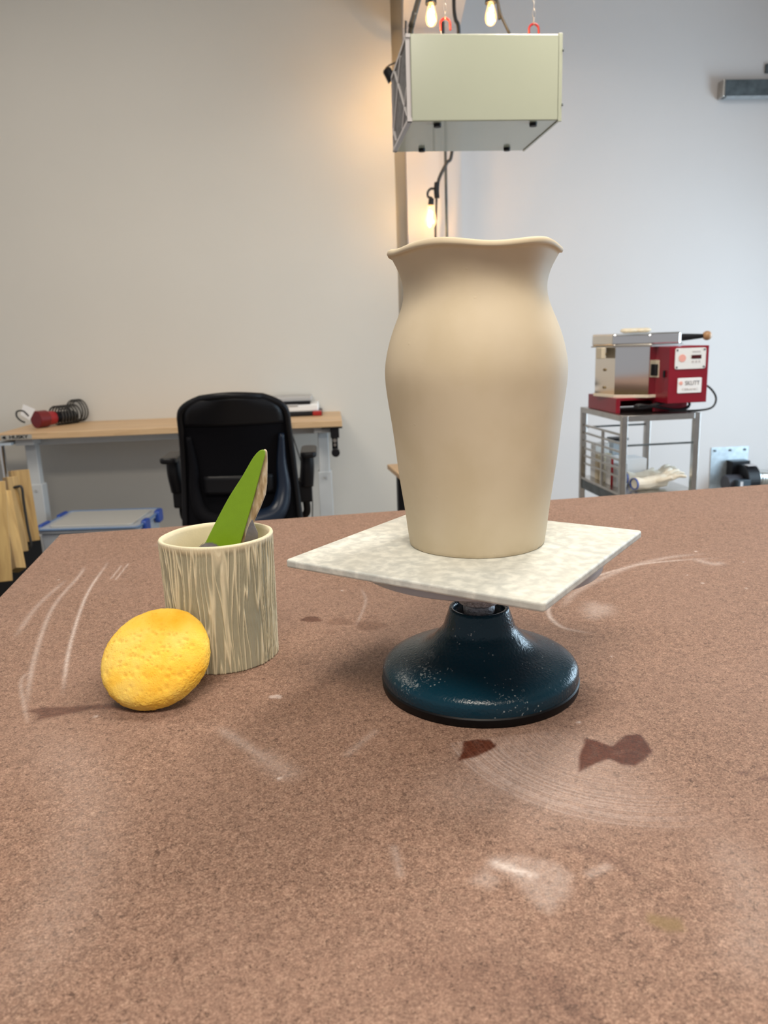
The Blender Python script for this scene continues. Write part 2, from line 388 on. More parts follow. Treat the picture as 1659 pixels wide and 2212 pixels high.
    line(dust, [(330, 1180), (390, 1165), (420, 1160)], 0.01, 0.2); ell(dust, 596, 1505, 14, 4, 0.003, 0.5)
    line(dust, [(60, 1560), (180, 1700), (160, 1900), (40, 2150)], 0.03, 0.10)
    ell(dust, 1180, 1690, 190, 95, 0.10, 0.13)
    # turning rings rubbed in the dust under the wheel
    c = tl(atz(1330, 1560, TZ)); rr = np.hypot(X-c[0], Y-c[1]); an = np.arctan2(Y-c[1], X-c[0]) + TA
    r0 = np.hypot(*(np.array(tl(atz(955, 1600, TZ)))-np.array(c)))
    aw = sm((an+PI)/0.35)*sm((-1.15-an)/0.9) * (an < 0)
    ringm = sm((r0-rr)/0.012)*sm((rr-r0*0.15)/0.06)
    ring = ringm*aw*(0.55+0.45*sm((rr-r0*0.6)/0.05)); CRING[:] = [c[0], c[1], TZ]
    # crumbs of dry clay
    rnd = random.Random(3)
    for k in range(34):
        x, y = rnd.uniform(0.03, 1.3), -rnd.uniform(0.1, 1.3); r = 0.0010+0.0010*rnd.random()
        jj = np.where(abs(xs-x) < 0.008)[0]; ii = np.where(abs(ys-y) < 0.008)[0]
        d = np.hypot(X[np.ix_(ii, jj)]-x, Y[np.ix_(ii, jj)]-y); arr = dust[np.ix_(ii, jj)]; dust[np.ix_(ii, jj)] = np.maximum(arr, np.exp(-(d/r)**2)*1.2)
    idx = np.arange(nx*ny).reshape(ny, nx)
    q = np.stack([idx[1:, :-1], idx[1:, 1:], idx[:-1, 1:], idx[:-1, :-1]], -1).reshape(-1, 4)
    me = bpy.data.meshes.new('table_top'); me.vertices.add(len(co)); me.vertices.foreach_set('co', co.astype(np.float32).ravel())
    me.loops.add(q.size); me.loops.foreach_set('vertex_index', q.ravel().astype(np.int32)); me.polygons.add(len(q))
    me.polygons.foreach_set('loop_start', np.arange(0, q.size, 4, dtype=np.int32)); me.update(calc_edges=True)
    for nm, a in (('ring', ring), ('wet', wet), ('dust', dust), ('olive', olive)):
        at = me.attributes.new(nm, 'FLOAT', 'POINT'); at.data.foreach_set('value', a.astype(np.float32).ravel())
    return me
def table_mat():
    m = mat('tempered hardboard', (0.3, 0.17, 0.11), 0.6, spec=0.28); nt = m.node_tree; b = nt.nodes['Principled BSDF']; lk = nt.links.new
    tc = nd(nt, 'ShaderNodeTexCoord'); O = tc.outputs['Object']
    def noise_(scale, detail=3, dist=0.0, rough=0.5):
        n = nd(nt, 'ShaderNodeTexNoise'); n.inputs['Scale'].default_value = scale; n.inputs['Detail'].default_value = detail
        n.inputs['Distortion'].default_value = dist; n.inputs['Roughness'].default_value = rough; lk(O, n.inputs['Vector']); return n.outputs['Fac']
    grain = noise_(620, 3, 0.8, 0.6); mid = noise_(170, 3); cloud = noise_(5, 3); fib = noise_(150, 2, 1.6); gate = noise_(150, 2); fib2 = noise_(210, 2, 1.4); gate2 = noise_(110, 2)
    r = ramp(nt, [(0.28, (0.080, 0.042, 0.028)), (0.50, (0.208, 0.121, 0.085)), (0.70, (0.385, 0.25, 0.182))]); lk(grain, r.inputs[0]); col = r.outputs[0]
    sc = maprange(nt, mid, 0.3, 0.7, 0.86, 1.14, False)
    s = nd(nt, 'ShaderNodeVectorMath', operation='SCALE'); lk(col, s.inputs[0]); lk(sc, s.inputs['Scale']); col = s.outputs[0]
    cl = maprange(nt, cloud, 0.35, 0.65, 0.0, 1.0); col = mixc(nt, math_(nt, 'MULTIPLY', cl, 0.22), col, (0.26, 0.165, 0.128))
    # dark fibres: thin lines where the distorted noise crosses its middle
    def ridge(n, w): 
        d = nd(nt, 'ShaderNodeMath', operation='ABSOLUTE'); lk(math_(nt, 'SUBTRACT', n, 0.5), d.inputs[0]); return maprange(nt, d.outputs[0], 0.0, w, 1, 0)
    f1 = math_(nt, 'MULTIPLY', ridge(fib, 0.042), maprange(nt, gate, 0.50, 0.55)); col = mixc(nt, math_(nt, 'MULTIPLY', f1, 0.85), col, (0.060, 0.032, 0.022))
    f2 = math_(nt, 'MULTIPLY', ridge(fib2, 0.026), maprange(nt, gate2, 0.54, 0.60)); col = mixc(nt, math_(nt, 'MULTIPLY', f2, 0.45), col, (0.50, 0.35, 0.25))
    def attr(nm): a = nd(nt, 'ShaderNodeAttribute'); a.attribute_name = nm; return a.outputs['Fac']
    edge = math_(nt, 'MULTIPLY', math_(nt, 'SUBTRACT', noise_(110, 3), 0.5), 0.5)
    vd_ = nd(nt, 'ShaderNodeVectorMath', operation='DISTANCE'); lk(O, vd_.inputs[0]); vd_.inputs[1].default_value = CRING
    cb_ = nd(nt, 'ShaderNodeCombineXYZ'); lk(vd_.outputs['Value'], cb_.inputs[0])
    nr = nd(nt, 'ShaderNodeTexNoise'); nr.inputs['Scale'].default_value = 420; nr.inputs['Detail'].default_value = 2; lk(cb_.outputs[0], nr.inputs['Vector'])
    rl = maprange(nt, nr.outputs['Fac'], 0.44, 0.60, 0.10, 0.50); rl = math_(nt, 'MULTIPLY', rl, maprange(nt, noise_(260, 3, 0.5), 0.30, 0.62, 0.5, 1.1, False))
    col = mixc(nt, math_(nt, 'MULTIPLY', attr('ring'), rl), col, (0.50, 0.40, 0.36))
    dn_ = math_(nt, 'MULTIPLY', attr('dust'), maprange(nt, noise_(230, 3, 0.5), 0.30, 0.62, 0.55, 1.15, False)); col = mixc(nt, dn_, col, (0.60, 0.52, 0.48))
    col = mixc(nt, attr('olive'), col, (0.18, 0.12, 0.05))
    w = attr('wet'); wv = maprange(nt, math_(nt, 'ADD', w, math_(nt, 'MULTIPLY', edge, w)), 0.0, 1.0, 0, 1, False)
    wc = nd(nt, 'ShaderNodeVectorMath', operation='MULTIPLY'); lk(col, wc.inputs[0]); wc.inputs[1].default_value = (0.30, 0.135, 0.09); col = mixc(nt, wv, col, wc.outputs[0])
    lk(col, b.inputs['Base Color'])
    lk(maprange(nt, wv, 0, 1, 0.66, 0.34, False), b.inputs['Roughness'])
    bp = nd(nt, 'ShaderNodeBump'); bp.inputs['Strength'].default_value = 0.22; bp.inputs['Distance'].default_value = 0.0006; lk(grain, bp.inputs['Height']); lk(bp.outputs[0], b.inputs['Normal'])
    return m
me = build_top(); M['hardboard'] = table_mat(); me.materials.append(M['hardboard'])
top = bpy.data.objects.new('table_top', me); COL.objects.link(top); top.parent = tb
obj('top_edge', B(((TW/2, -TD/2, TZ-0.0205), (TW, TD, 0.039))), 'hardboard', tb)
for lx, ly in ((0.09, -0.09), (TW-0.09, -0.09), (0.09, -TD+0.09), (TW-0.09, -TD+0.09)):
    obj('leg', B(((lx, ly, (TZ-0.041)/2), (0.09, 0.09, TZ-0.041))), 'pine', tb, bevel=0.003)
for ay in (-0.09, -TD+0.09): obj('apron', B(((TW/2, ay, TZ-0.10), (TW-0.28, 0.035, 0.11))), 'pine', tb)

# ------------------------------------------------------------------ banding wheel, board, vase
WX, WY = 0.0985, 0.790
HB = 0.2165                                # the board's top lies this far below the eye
BZ = EYE - HB                              # top of the board
bt = 0.0085
def sil(px_half, y, Yd):                   # half width in pixels, image row -> radius and height above table
    p = aty(1029, y, Yd); dep = (R.transposed() @ (p - Vector((0, 0, EYE)))).z
    return px_half/F*dep, p.z
wheel = thing('banding_wheel', 'dark teal cast iron banding wheel with a flared glossy foot, under the square board', 'turntable', (WX, WY, TZ))
fh = EYE - 0.2838 - TZ                      # height of the neck's top
prof = [(0.0, 0.006), (0.103, 0.006), (0.1055, 0.010), (0.1060, 0.0165), (0.1045, 0.0230), (0.0995, 0.0280), (0.0905, 0.0325), (0.078, 0.0368), (0.065, 0.0415), (0.0545, 0.0480), (0.0462, 0.0565), (0.0394, 0.0645), (0.0352, 0.0765)]
prof = [prof[0], prof[1]] + spline(prof[2:] + [(0.0325, fh-0.003)], 5) + [(0.0315, fh), (0.0285, fh), (0.0268, fh-0.003), (0.0262, fh-0.016), (0.0, fh-0.016)]
def teal():
    m = mat('chipped teal enamel', (0.003, 0.035, 0.062), 0.22, spec=0.34); nt = m.node_tree; b = nt.nodes['Principled BSDF']; lk = nt.links.new
    tc = nd(nt, 'ShaderNodeTexCoord'); O = tc.outputs['Object']
    v = nd(nt, 'ShaderNodeTexVoronoi'); v.inputs['Scale'].default_value = 190; v.inputs['Randomness'].default_value = 1; lk(O, v.inputs['Vector'])
    n = nd(nt, 'ShaderNodeTexNoise'); n.inputs['Scale'].default_value = 28; n.inputs['Detail'].default_value = 5; lk(O, n.inputs['Vector'])
    n3 = nd(nt, 'ShaderNodeTexNoise'); n3.inputs['Scale'].default_value = 120; n3.inputs['Detail'].default_value = 4; n3.inputs['Distortion'].default_value = 1.5; lk(O, n3.inputs['Vector'])
    spot = math_(nt, 'MULTIPLY', maprange(nt, v.outputs['Distance'], 0.10, 0.22, 1, 0), maprange(nt, n.outputs['Fac'], 0.54, 0.62))
    scuff = math_(nt, 'MULTIPLY', maprange(nt, n3.outputs['Fac'], 0.62, 0.70), maprange(nt, n.outputs['Fac'], 0.60, 0.68))
    # a chalky scrape low on the left front
    sx = nd(nt, 'ShaderNodeSeparateXYZ'); lk(O, sx.inputs[0])
    dist = nd(nt, 'ShaderNodeVectorMath', operation='DISTANCE'); lk(O, dist.inputs[0]); dist.inputs[1].default_value = (-0.072, -0.052, 0.028)
    n4 = nd(nt, 'ShaderNodeTexNoise'); n4.inputs['Scale'].default_value = 140; n4.inputs['Detail'].default_value = 6; n4.inputs['Distortion'].default_value = 2.2; lk(O, n4.inputs['Vector'])
    scr = math_(nt, 'MULTIPLY', maprange(nt, n4.outputs['Fac'], 0.57, 0.63), maprange(nt, dist.outputs['Value'], 0.004, 0.030, 1, 0))
    m1 = math_(nt, 'MAXIMUM', math_(nt, 'MAXIMUM', spot, scuff), scr)
    col = mixc(nt, math_(nt, 'MULTIPLY', m1, 0.55), (0.0015, 0.030, 0.052), (0.45, 0.50, 0.50)); lk(col, b.inputs['Base Color'])
    lk(maprange(nt, m1, 0, 1, 0.22, 0.6, False), b.inputs['Roughness'])
    n2 = nd(nt, 'ShaderNodeTexNoise'); n2.inputs['Scale'].default_value = 330; n2.inputs['Detail'].default_value = 2; lk(O, n2.inputs['Vector'])
    bp = nd(nt, 'ShaderNodeBump'); bp.inputs['Strength'].default_value = 0.42; bp.inputs['Distance'].default_value = 0.0012; lk(n2.outputs['Fac'], bp.inputs['Height']); lk(bp.outputs[0], b.inputs['Normal'])
    return m
M['teal'] = teal()
obj('foot', lathe(prof, 128), 'teal', wheel, smooth=True)
obj('rubber_ring', lathe([(0.098, 0.0), (0.1045, 0.0), (0.1062, 0.002), (0.1068, 0.009), (0.1055, 0.0105), (0.098, 0.0105), (0.098, 0.0)], 128), 'rubber', wheel, auto=40)
dz = BZ - bt - TZ                           # height where the board rests
obj('shaft', lathe([(0.0, fh-0.02), (0.0165, fh-0.02), (0.0170, fh+0.0), (0.0155, fh+0.003), (0.0175, fh+0.0045), (0.0215, fh+0.006), (0.0222, dz-0.024), (0, dz-0.024)], 64), 'cast', wheel, auto=40)
obj('turntable_disc', lathe([(0, dz-0.024), (0.035, dz-0.023), (0.085, dz-0.0175), (0.1215, dz-0.0115), (0.1270, dz-0.009), (0.1280, dz-0.004), (0.1270, dz-0.0003), (0, dz-0.0003)], 128), 'zinc_disc', wheel, auto=50)
sc_ = aty(1187, 1390, 0.79); 
a = math.radians(-12)
obj('set_screw', C((0.076*math.cos(a), 0.076*math.sin(a), 0.028), (0.0773*math.cos(a), 0.0773*math.sin(a), 0.0338), 0.0035), 'black', wheel)

def board_mat():
    m = mat('mottled white board', (0.62, 0.61, 0.55), 0.5); nt = m.node_tree; b = nt.nodes['Principled BSDF']; lk = nt.links.new
    tc = nd(nt, 'ShaderNodeTexCoord'); O = tc.outputs['Object']
    n = nd(nt, 'ShaderNodeTexNoise'); n.inputs['Scale'].default_value = 85; n.inputs['Detail'].default_value = 8; n.inputs['Distortion'].default_value = 0.25; lk(O, n.inputs['Vector'])
    n2 = nd(nt, 'ShaderNodeTexNoise'); n2.inputs['Scale'].default_value = 9; n2.inputs['Detail'].default_value = 3; lk(O, n2.inputs['Vector'])
    r = ramp(nt, [(0.38, (0.46, 0.475, 0.445)), (0.50, (0.54, 0.55, 0.51)), (0.62, (0.65, 0.655, 0.60))]); lk(n.outputs['Fac'], r.inputs[0])
    col = mixc(nt, math_(nt, 'MULTIPLY', maprange(nt, n2.outputs['Fac'], 0.4, 0.65), 0.35), r.outputs[0], (0.56, 0.54, 0.46)); lk(col, b.inputs['Base Color']); return m
M['board'] = board_mat()
q = [atz(x, y, BZ) for x, y in ((611, 1209), (1174, 1302), (1391, 1145))]
cen = (q[0]+q[2])/2
e1 = (q[1]-q[0]); ang1 = math.atan2(e1.y, e1.x); e2 = (q[2]-q[1]); ang2 = math.atan2(e2.y, e2.x) - PI/2
side = 0.5*(e1.length+e2.length); bang = 0.5*(ang1+ang2)
print('BOARD', e1.length, e2.length, math.degrees(ang1), math.degrees(ang2), cen)
bm = prism(rrect(e1.length, e2.length, 0.004, 4), (1, 0, 0), (0, 1, 0), (0, 0, -bt/2), bt)
bo = obj('square_board', bm, 'board', bevel=0.0022, segs=3, loc=(cen.x, cen.y, BZ), rot=(0, 0, bang))
tag(bo, 'thin square off-white mottled board resting on the banding wheel, below the vase', 'board')

def clay_mat():
    m = mat('leather hard clay', (0.56, 0.45, 0.30), 0.62, spec=0.3); nt = m.node_tree; b = nt.nodes['Principled BSDF']; lk = nt.links.new
    tc = nd(nt, 'ShaderNodeTexCoord'); O = tc.outputs['Object']
    def noise_(scale, detail=3, mapping=None):
        n = nd(nt, 'ShaderNodeTexNoise'); n.inputs['Scale'].default_value = scale; n.inputs['Detail'].default_value = detail
        if mapping:
            mp = nd(nt, 'ShaderNodeMapping'); mp.inputs['Scale'].default_value = mapping; lk(O, mp.inputs[0]); lk(mp.outputs[0], n.inputs['Vector'])
        else: lk(O, n.inputs['Vector'])
        return n.outputs['Fac']
    c1 = mixc(nt, maprange(nt, noise_(14, 4), 0.35, 0.65), (0.565, 0.468, 0.318), (0.610, 0.512, 0.362))
    col = mixc(nt, maprange(nt, noise_(30, 3, (1, 1, 0.15)), 0.35, 0.7, 0, 0.25), c1, (0.60, 0.51, 0.38))
    lk(col, b.inputs['Base Color'])
    v = nd(nt, 'ShaderNodeTexVoronoi'); v.inputs['Scale'].default_value = 42; lk(O, v.inputs['Vector'])
    crumbs = maprange(nt, v.outputs['Distance'], 0.03, 0.07, 1, 0)
    hgt = math_(nt, 'ADD', math_(nt, 'MULTIPLY', noise_(220, 4), 0.25), math_(nt, 'MULTIPLY', noise_(34, 3, (1, 1, 0.25)), 0.6))
    hgt = math_(nt, 'ADD', hgt, math_(nt, 'MULTIPLY', crumbs, 0.5))
    bp = nd(nt, 'ShaderNodeBump'); bp.inputs['Strength'].default_value = 0.20; bp.inputs['Distance'].default_value = 0.0012; lk(hgt, bp.inputs['Height']); lk(bp.outputs[0], b.inputs['Normal'])
    return m
M['clay'] = clay_mat()
VXc, VYc = 0.099, 0.812
VP = [(549, 852, 1219), (575, 866, 1203), (600, 875, 1190), (635, 880, 1186), (659, 876, 1193), (700, 857, 1209), (738, 841, 1218), (789, 831, 1225), (823, 833, 1223), (892, 845, 1216), (961, 852, 1204), (1030, 862, 1193), (1098, 874, 1183), (1150, 882, 1178), (1180, 888, 1175)]
pr = []
for y, a, b_ in VP:
    l, r_ = aty(a, y, VYc), aty(b_, y, VYc); pr.append(((r_-l).length/2*0.992, (l.z+r_.z)/2))
pr = pr[::-1]; pr = [(r_, z) for r_, z in pr if z > BZ+0.004]
rb = pr[0][0] - 0.0012
outer = spline([(rb-0.001, BZ+0.0004), (rb+0.0002, BZ+0.003)] + pr, 5)
rim_z = outer[-1][1] - 0.0015; rt = outer[-1][0]
_z = [p[1] for p in outer[2:]]; _r = [p[0] for p in outer[2:]]
zz_ = np.linspace(_z[0], _z[-1], 90); rr_s = np.interp(zz_, _z, _r)
for _ in range(14):
    q_ = rr_s.copy(); q_[1:-1] = 0.25*rr_s[:-2]+0.5*rr_s[1:-1]+0.25*rr_s[2:]; rr_s = q_
outer = outer[:2] + list(zip(rr_s.tolist(), zz_.tolist()))
inner = [(max(r_-0.0078, 0.01), z) for r_, z in outer[-3::-1] if z > BZ + 0.012]
rimp = [(rt+0.0022, rim_z+0.0008), (rt+0.0034, rim_z+0.0034), (rt+0.0022, rim_z+0.0062), (rt-0.0008, rim_z+0.0078), (rt-0.0042, rim_z+0.0078), (rt-0.0068, rim_z+0.0058), (rt-0.0080, rim_z+0.002)]
vprof = [(0, BZ+0.0004)] + outer + rimp + inner + [(0, BZ+0.012)]
zr0 = rim_z - 0.055
def vase_f(r, z, a):
    t = max(0.0, min(1.0, (z-zr0)/(rim_z+0.006-zr0))); t2 = t*t
    wz = 0.0021*math.cos(5*(a+math.radians(120))) + 0.0008*math.sin(2*a+0.5)
    wr = 0.0022*math.cos(5*(a+math.radians(132)))
    u = noise.noise(Vector((math.cos(a)*1.2, math.sin(a)*1.2, z*14)))*0.0011
    if z < BZ+0.006: u += noise.noise(Vector((math.cos(a)*14, math.sin(a)*14, z*400)))*0.0007
    return r + wr*t2 + u, z + wz*t**3
vb = lathe(vprof, 192, (0, 0), vase_f)
vs_ = obj('vase', vb, 'clay', smooth=True, loc=(VXc, VYc, 0))
for v in vs_.data.vertices: v.co.z -= BZ
vs_.location.z = BZ
tag(vs_, 'tall unglazed beige clay vase with wavy flared rim standing on the square board', 'vase')
# small pressed scratch near the vase's foot
# ------------------------------------------------------------------ ridged cup with tools
CX, CY = -0.2035, 0.9
CR = 0.0640
cb = atz(467, 1460, TZ); CY = cb.y + CR - 0.001; CXm = cb.x
CTZ = aty(456, 1157, CY).z
print('CUP', cb, CY, 'height', CTZ-TZ)
CH = CTZ - TZ
def cup_mesh():
    NA, NZ = 900, 150; verts = []; faces = []; rid = []
    def shape(a):   # slightly pointed towards the seam on the left front
        d = (a-math.radians(200)+PI) % (2*PI) - PI; d2 = (a-math.radians(20)+PI) % (2*PI) - PI
        return 0.0035*math.exp(-(d/0.42)**2) + 0.002*math.exp(-(d2/0.6)**2)
    def taper(z): t = z/CH; return CR*(0.962 + 0.038*t) 
    for j in range(NZ+1):
        z = CH*j/NZ
        for i in range(NA):
            a = 2*PI*i/NA; ca, sa = math.cos(a), math.sin(a)
            wob = noise.noise(Vector((ca*2.2, sa*2.2, z*11)))*0.07 + noise.noise(Vector((ca*5, sa*5, z*30)))*0.022
            aa = a + wob; cc, ss = math.cos(aa), math.sin(aa)
            n1 = noise.noise(Vector((cc*8.0, ss*8.0, z*6+3)))
            n2 = noise.noise(Vector((cc*9.5+7, ss*9.5, z*8+9)))
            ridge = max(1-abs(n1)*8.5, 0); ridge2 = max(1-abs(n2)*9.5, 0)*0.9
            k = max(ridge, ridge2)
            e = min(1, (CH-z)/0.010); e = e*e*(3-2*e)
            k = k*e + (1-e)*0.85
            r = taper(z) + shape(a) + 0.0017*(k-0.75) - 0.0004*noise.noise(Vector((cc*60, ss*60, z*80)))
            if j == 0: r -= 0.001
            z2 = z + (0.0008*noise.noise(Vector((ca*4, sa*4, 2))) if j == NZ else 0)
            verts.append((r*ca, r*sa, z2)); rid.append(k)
    th = 0.0058
    rings = [(0.0, 0.0022, -0.0012), (0.0, 0.0034, -0.0032), (0.0, 0.0022, -0.0052)]
    base_n = NZ+1
    extra = [(CH+0.0016, -0.0009), (CH+0.0024, -0.0028), (CH+0.0014, -0.0048), (CH-0.003, -0.0060), (CH-0.03, -0.0062), (CH*0.6, -0.0062), (CH*0.3, -0.0062), (0.008, -0.0062)]
    for z, off in extra:
        for i in range(NA):
            a = 2*PI*i/NA; ca, sa = math.cos(a), math.sin(a); r = taper(min(z, CH)) + shape(a) + off + 0.0005
            r += 0.0006*noise.noise(Vector((ca*2, sa*2, z*90)))
            verts.append((r*ca, r*sa, z)); rid.append(0.75)
    tot = base_n + len(extra)
    for j in range(tot-1):
        for i in range(NA): i2 = (i+1) % NA; faces.append((j*NA+i, j*NA+i2, (j+1)*NA+i2, (j+1)*NA+i))
    nb = len(verts); verts.append((0, 0, 0.008)); rid.append(0.6); j = tot-1
    for i in range(NA): faces.append((j*NA+i, j*NA+(i+1) % NA, nb))
    nb2 = len(verts); verts.append((0, 0, 0.0)); rid.append(0.6)
    for i in range(NA): faces.append(((i+1) % NA, i, nb2))
    me = bpy.data.meshes.new('tool_cup'); me.from_pydata(verts, [], faces)
    at = me.attributes.new('ridge', 'FLOAT', 'POINT'); at.data.foreach_set('value', np.array(rid, dtype=np.float32))
    for p in me.polygons: p.use_smooth = True
    return me
def cup_mat():
    m = mat('carved pale stoneware', (0.6, 0.58, 0.45), 0.5); nt = m.node_tree; b = nt.nodes['Principled BSDF']; lk = nt.links.new
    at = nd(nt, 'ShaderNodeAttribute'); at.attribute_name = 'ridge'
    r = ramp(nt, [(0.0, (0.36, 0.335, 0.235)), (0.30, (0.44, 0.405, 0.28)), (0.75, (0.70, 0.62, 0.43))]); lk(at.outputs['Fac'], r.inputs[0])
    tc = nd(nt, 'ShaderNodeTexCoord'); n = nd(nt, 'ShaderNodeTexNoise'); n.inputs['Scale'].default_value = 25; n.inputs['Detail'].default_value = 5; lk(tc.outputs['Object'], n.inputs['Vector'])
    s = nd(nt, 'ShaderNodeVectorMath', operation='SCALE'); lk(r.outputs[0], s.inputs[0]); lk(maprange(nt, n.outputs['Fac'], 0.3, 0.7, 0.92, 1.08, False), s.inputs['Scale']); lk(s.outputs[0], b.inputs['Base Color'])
    n2 = nd(nt, 'ShaderNodeTexNoise'); n2.inputs['Scale'].default_value = 500; n2.inputs['Detail'].default_value = 3; lk(tc.outputs['Object'], n2.inputs['Vector'])
    bp = nd(nt, 'ShaderNodeBump'); bp.inputs['Strength'].default_value = 0.15; bp.inputs['Distance'].default_value = 0.0008; lk(n2.outputs['Fac'], bp.inputs['Height']); lk(bp.outputs[0], b.inputs['Normal']); return m
M['cup'] = cup_mat()
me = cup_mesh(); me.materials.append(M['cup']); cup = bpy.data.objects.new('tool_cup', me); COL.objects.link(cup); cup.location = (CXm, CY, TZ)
tag(cup, 'pale cream stoneware cup with carved vertical bark ridges, holding pottery tools', 'cup')
def flat_from_px(name, poly, Yd, lean, thick, m, smooth_pts=True, bevel=0.0008, y_of=None):
    """a flat tool standing in the cup: outline on a plane leaning back by `lean` (dY per dZ)"""
    z0 = CTZ
    bm = bmesh.new(); P = []
    for x, y in poly:
        r = ray(x, y)   # intersect with plane  Y = Yd + lean*(Z - z0)
        t = (Yd + lean*(EYE - z0)) / (r.y - lean*r.z); P.append(Vector((0, 0, EYE)) + r*t)
    nrm = Vector((0, -1, lean)).normalized()*thick/2
    a = [bm.verts.new(p+nrm) for p in P]; b = [bm.verts.new(p-nrm) for p in P]; bm.faces.new(a); bm.faces.new(b[::-1]); k = len(P)
    for i in range(k): bm.faces.new((a[i], b[i], b[(i+1) % k], a[(i+1) % k]))
    bmesh.ops.recalc_face_normals(bm, faces=bm.faces)
    o = obj(name, bm, m); 
    c = Vector((P[len(P)//2].x, P[len(P)//2].y, min(p.z for p in P)))
    for v in o.data.vertices: v.co -= c
    o.location = c
    if bevel: b_ = o.modifiers.new('bevel', 'BEVEL'); b_.width = bevel; b_.segments = 3; b_.limit_method = 'ANGLE'
    return o
left = smooth_path([Vector((569, 971, 0)), Vector((560, 974, 0)), Vector((546, 990, 0)), Vector((524, 1028, 0)), Vector((496, 1072, 0)), Vector((470, 1120, 0)), Vector((442, 1176, 0)), Vector((424, 1214, 0))], 5)
g = [(p.x, p.y) for p in left] + [(432, 1238), (470, 1248), (500, 1244), (522, 1168), (548, 1078), (573, 982), (573, 974)]
o = flat_from_px('clay_knife', g, CY+0.004, 0.10, 0.0036, 'green', bevel=0.0013)
tag(o, 'bright green plastic blade shaped pottery tool with pointed tip standing in the cup', 'pottery tool')
def driftwood():
    m = mat('clay-smeared wood', (0.4, 0.28, 0.16), 0.6); nt = m.node_tree; b = nt.nodes['Principled BSDF']; lk = nt.links.new
    tc = nd(nt, 'ShaderNodeTexCoord'); mp = nd(nt, 'ShaderNodeMapping'); mp.inputs['Scale'].default_value = (1, 1, 0.25); mp.inputs['Rotation'].default_value = (0, 0.4, 0); lk(tc.outputs['Object'], mp.inputs[0])
    n = nd(nt, 'ShaderNodeTexNoise'); n.inputs['Scale'].default_value = 160; n.inputs['Detail'].default_value = 5; lk(mp.outputs[0], n.inputs['Vector'])
    r = ramp(nt, [(0.35, (0.25, 0.16, 0.075)), (0.52, (0.42, 0.31, 0.18)), (0.66, (0.60, 0.52, 0.42))]); lk(n.outputs['Fac'], r.inputs[0]); lk(r.outputs[0], b.inputs['Base Color'])
    bp = nd(nt, 'ShaderNodeBump'); bp.inputs['Strength'].default_value = 0.5; bp.inputs['Distance'].default_value = 0.001; lk(n.outputs['Fac'], bp.inputs['Height']); lk(bp.outputs[0], b.inputs['Normal']); return m
M['driftwood'] = driftwood()
wp = [(568, 976), (571, 969), (577, 973), (578, 1000), (577, 1045), (574, 1068), (563, 1096), (551, 1122), (541, 1158), (520, 1225), (500, 1225), (518, 1170), (545, 1080)]
o = flat_from_px('wooden_modelling_tool', wp, CY+0.0105, 0.10, 0.0058, 'driftwood', bevel=0.002)
tag(o, 'brown wooden modelling tool smeared with dry clay, directly behind the green blade', 'pottery tool')
o = flat_from_px('steel_scraper', [(545, 1122), (549, 1133), (557, 1150), (558, 1180), (540, 1215), (524, 1215), (528, 1168), (534, 1145), (540, 1130)], CY+0.0, 0.12, 0.0012, 'scraper', bevel=0)
tag(o, 'small dark grey steel scraper with a curved point beside the wooden tool in the cup', 'pottery tool')
# serrated rib: toothed disc just above the cup's front rim
teeth = []
cxr, cyr = 452, 1199
for k in range(60):
    a0_ = 2*PI*k/60
    for rr_, da in ((26.0, 0), (29.5, 0.25), (26.0, 0.5)):
        a = a0_ + 2*PI/60*da; teeth.append((cxr+rr_*math.cos(a)*1.08, cyr+rr_*math.sin(a)))
o = flat_from_px('serrated_rib', teeth, CY-0.040, 0.25, 0.0008, 'scraper', bevel=0)
tag(o, 'round steel rib with fine saw teeth peeking over the cup rim below the green blade', 'pottery tool')

# ------------------------------------------------------------------ sponge
def sponge():
    bm = bmesh.new(); bmesh.ops.create_icosphere(bm, subdivisions=7, radius=1.0)
    rr_, hh = 0.0592, 0.0215
    rnd = random.Random(9)
    pits = []
    for k in range(110):
        a = rnd.uniform(0, 2*PI); r = rr_*math.sqrt(rnd.random())*0.86; pits.append((r*math.cos(a), r*math.sin(a), rnd.uniform(0.0009, 0.0026), rnd.uniform(0.4, 1)))
    for v in bm.verts:
        d = v.co.normalized(); rho = math.hypot(d.x, d.y); 
        # superellipse profile
        n_ = 2.6; t = (abs(rho)**n_ + abs(d.z)**n_)**(-1/n_)
        x, y, z = d.x*t*rr_, d.y*t*rr_, d.z*t*hh
        q_ = Vector((x, y, z))
        nn = noise.noise(q_*22)*0.0010 + noise.noise(q_*140)*0.0005 + noise.noise(q_*420)*0.00035
        q_ *= 1 + nn/0.05
        if d.z > 0.2:
            dep = 0
            for px_, py_, pr_, pd in pits:
                dd = (x-px_)**2+(y-py_)**2
                if dd < (3*pr_)**2: dep = max(dep, math.exp(-dd/(pr_*pr_))*pd*0.0021)
            q_.z -= dep + 0.0012*math.exp(-((x-0.01)**2+(y-0.012)**2)/0.0004)
        v.co = q_
    return bm
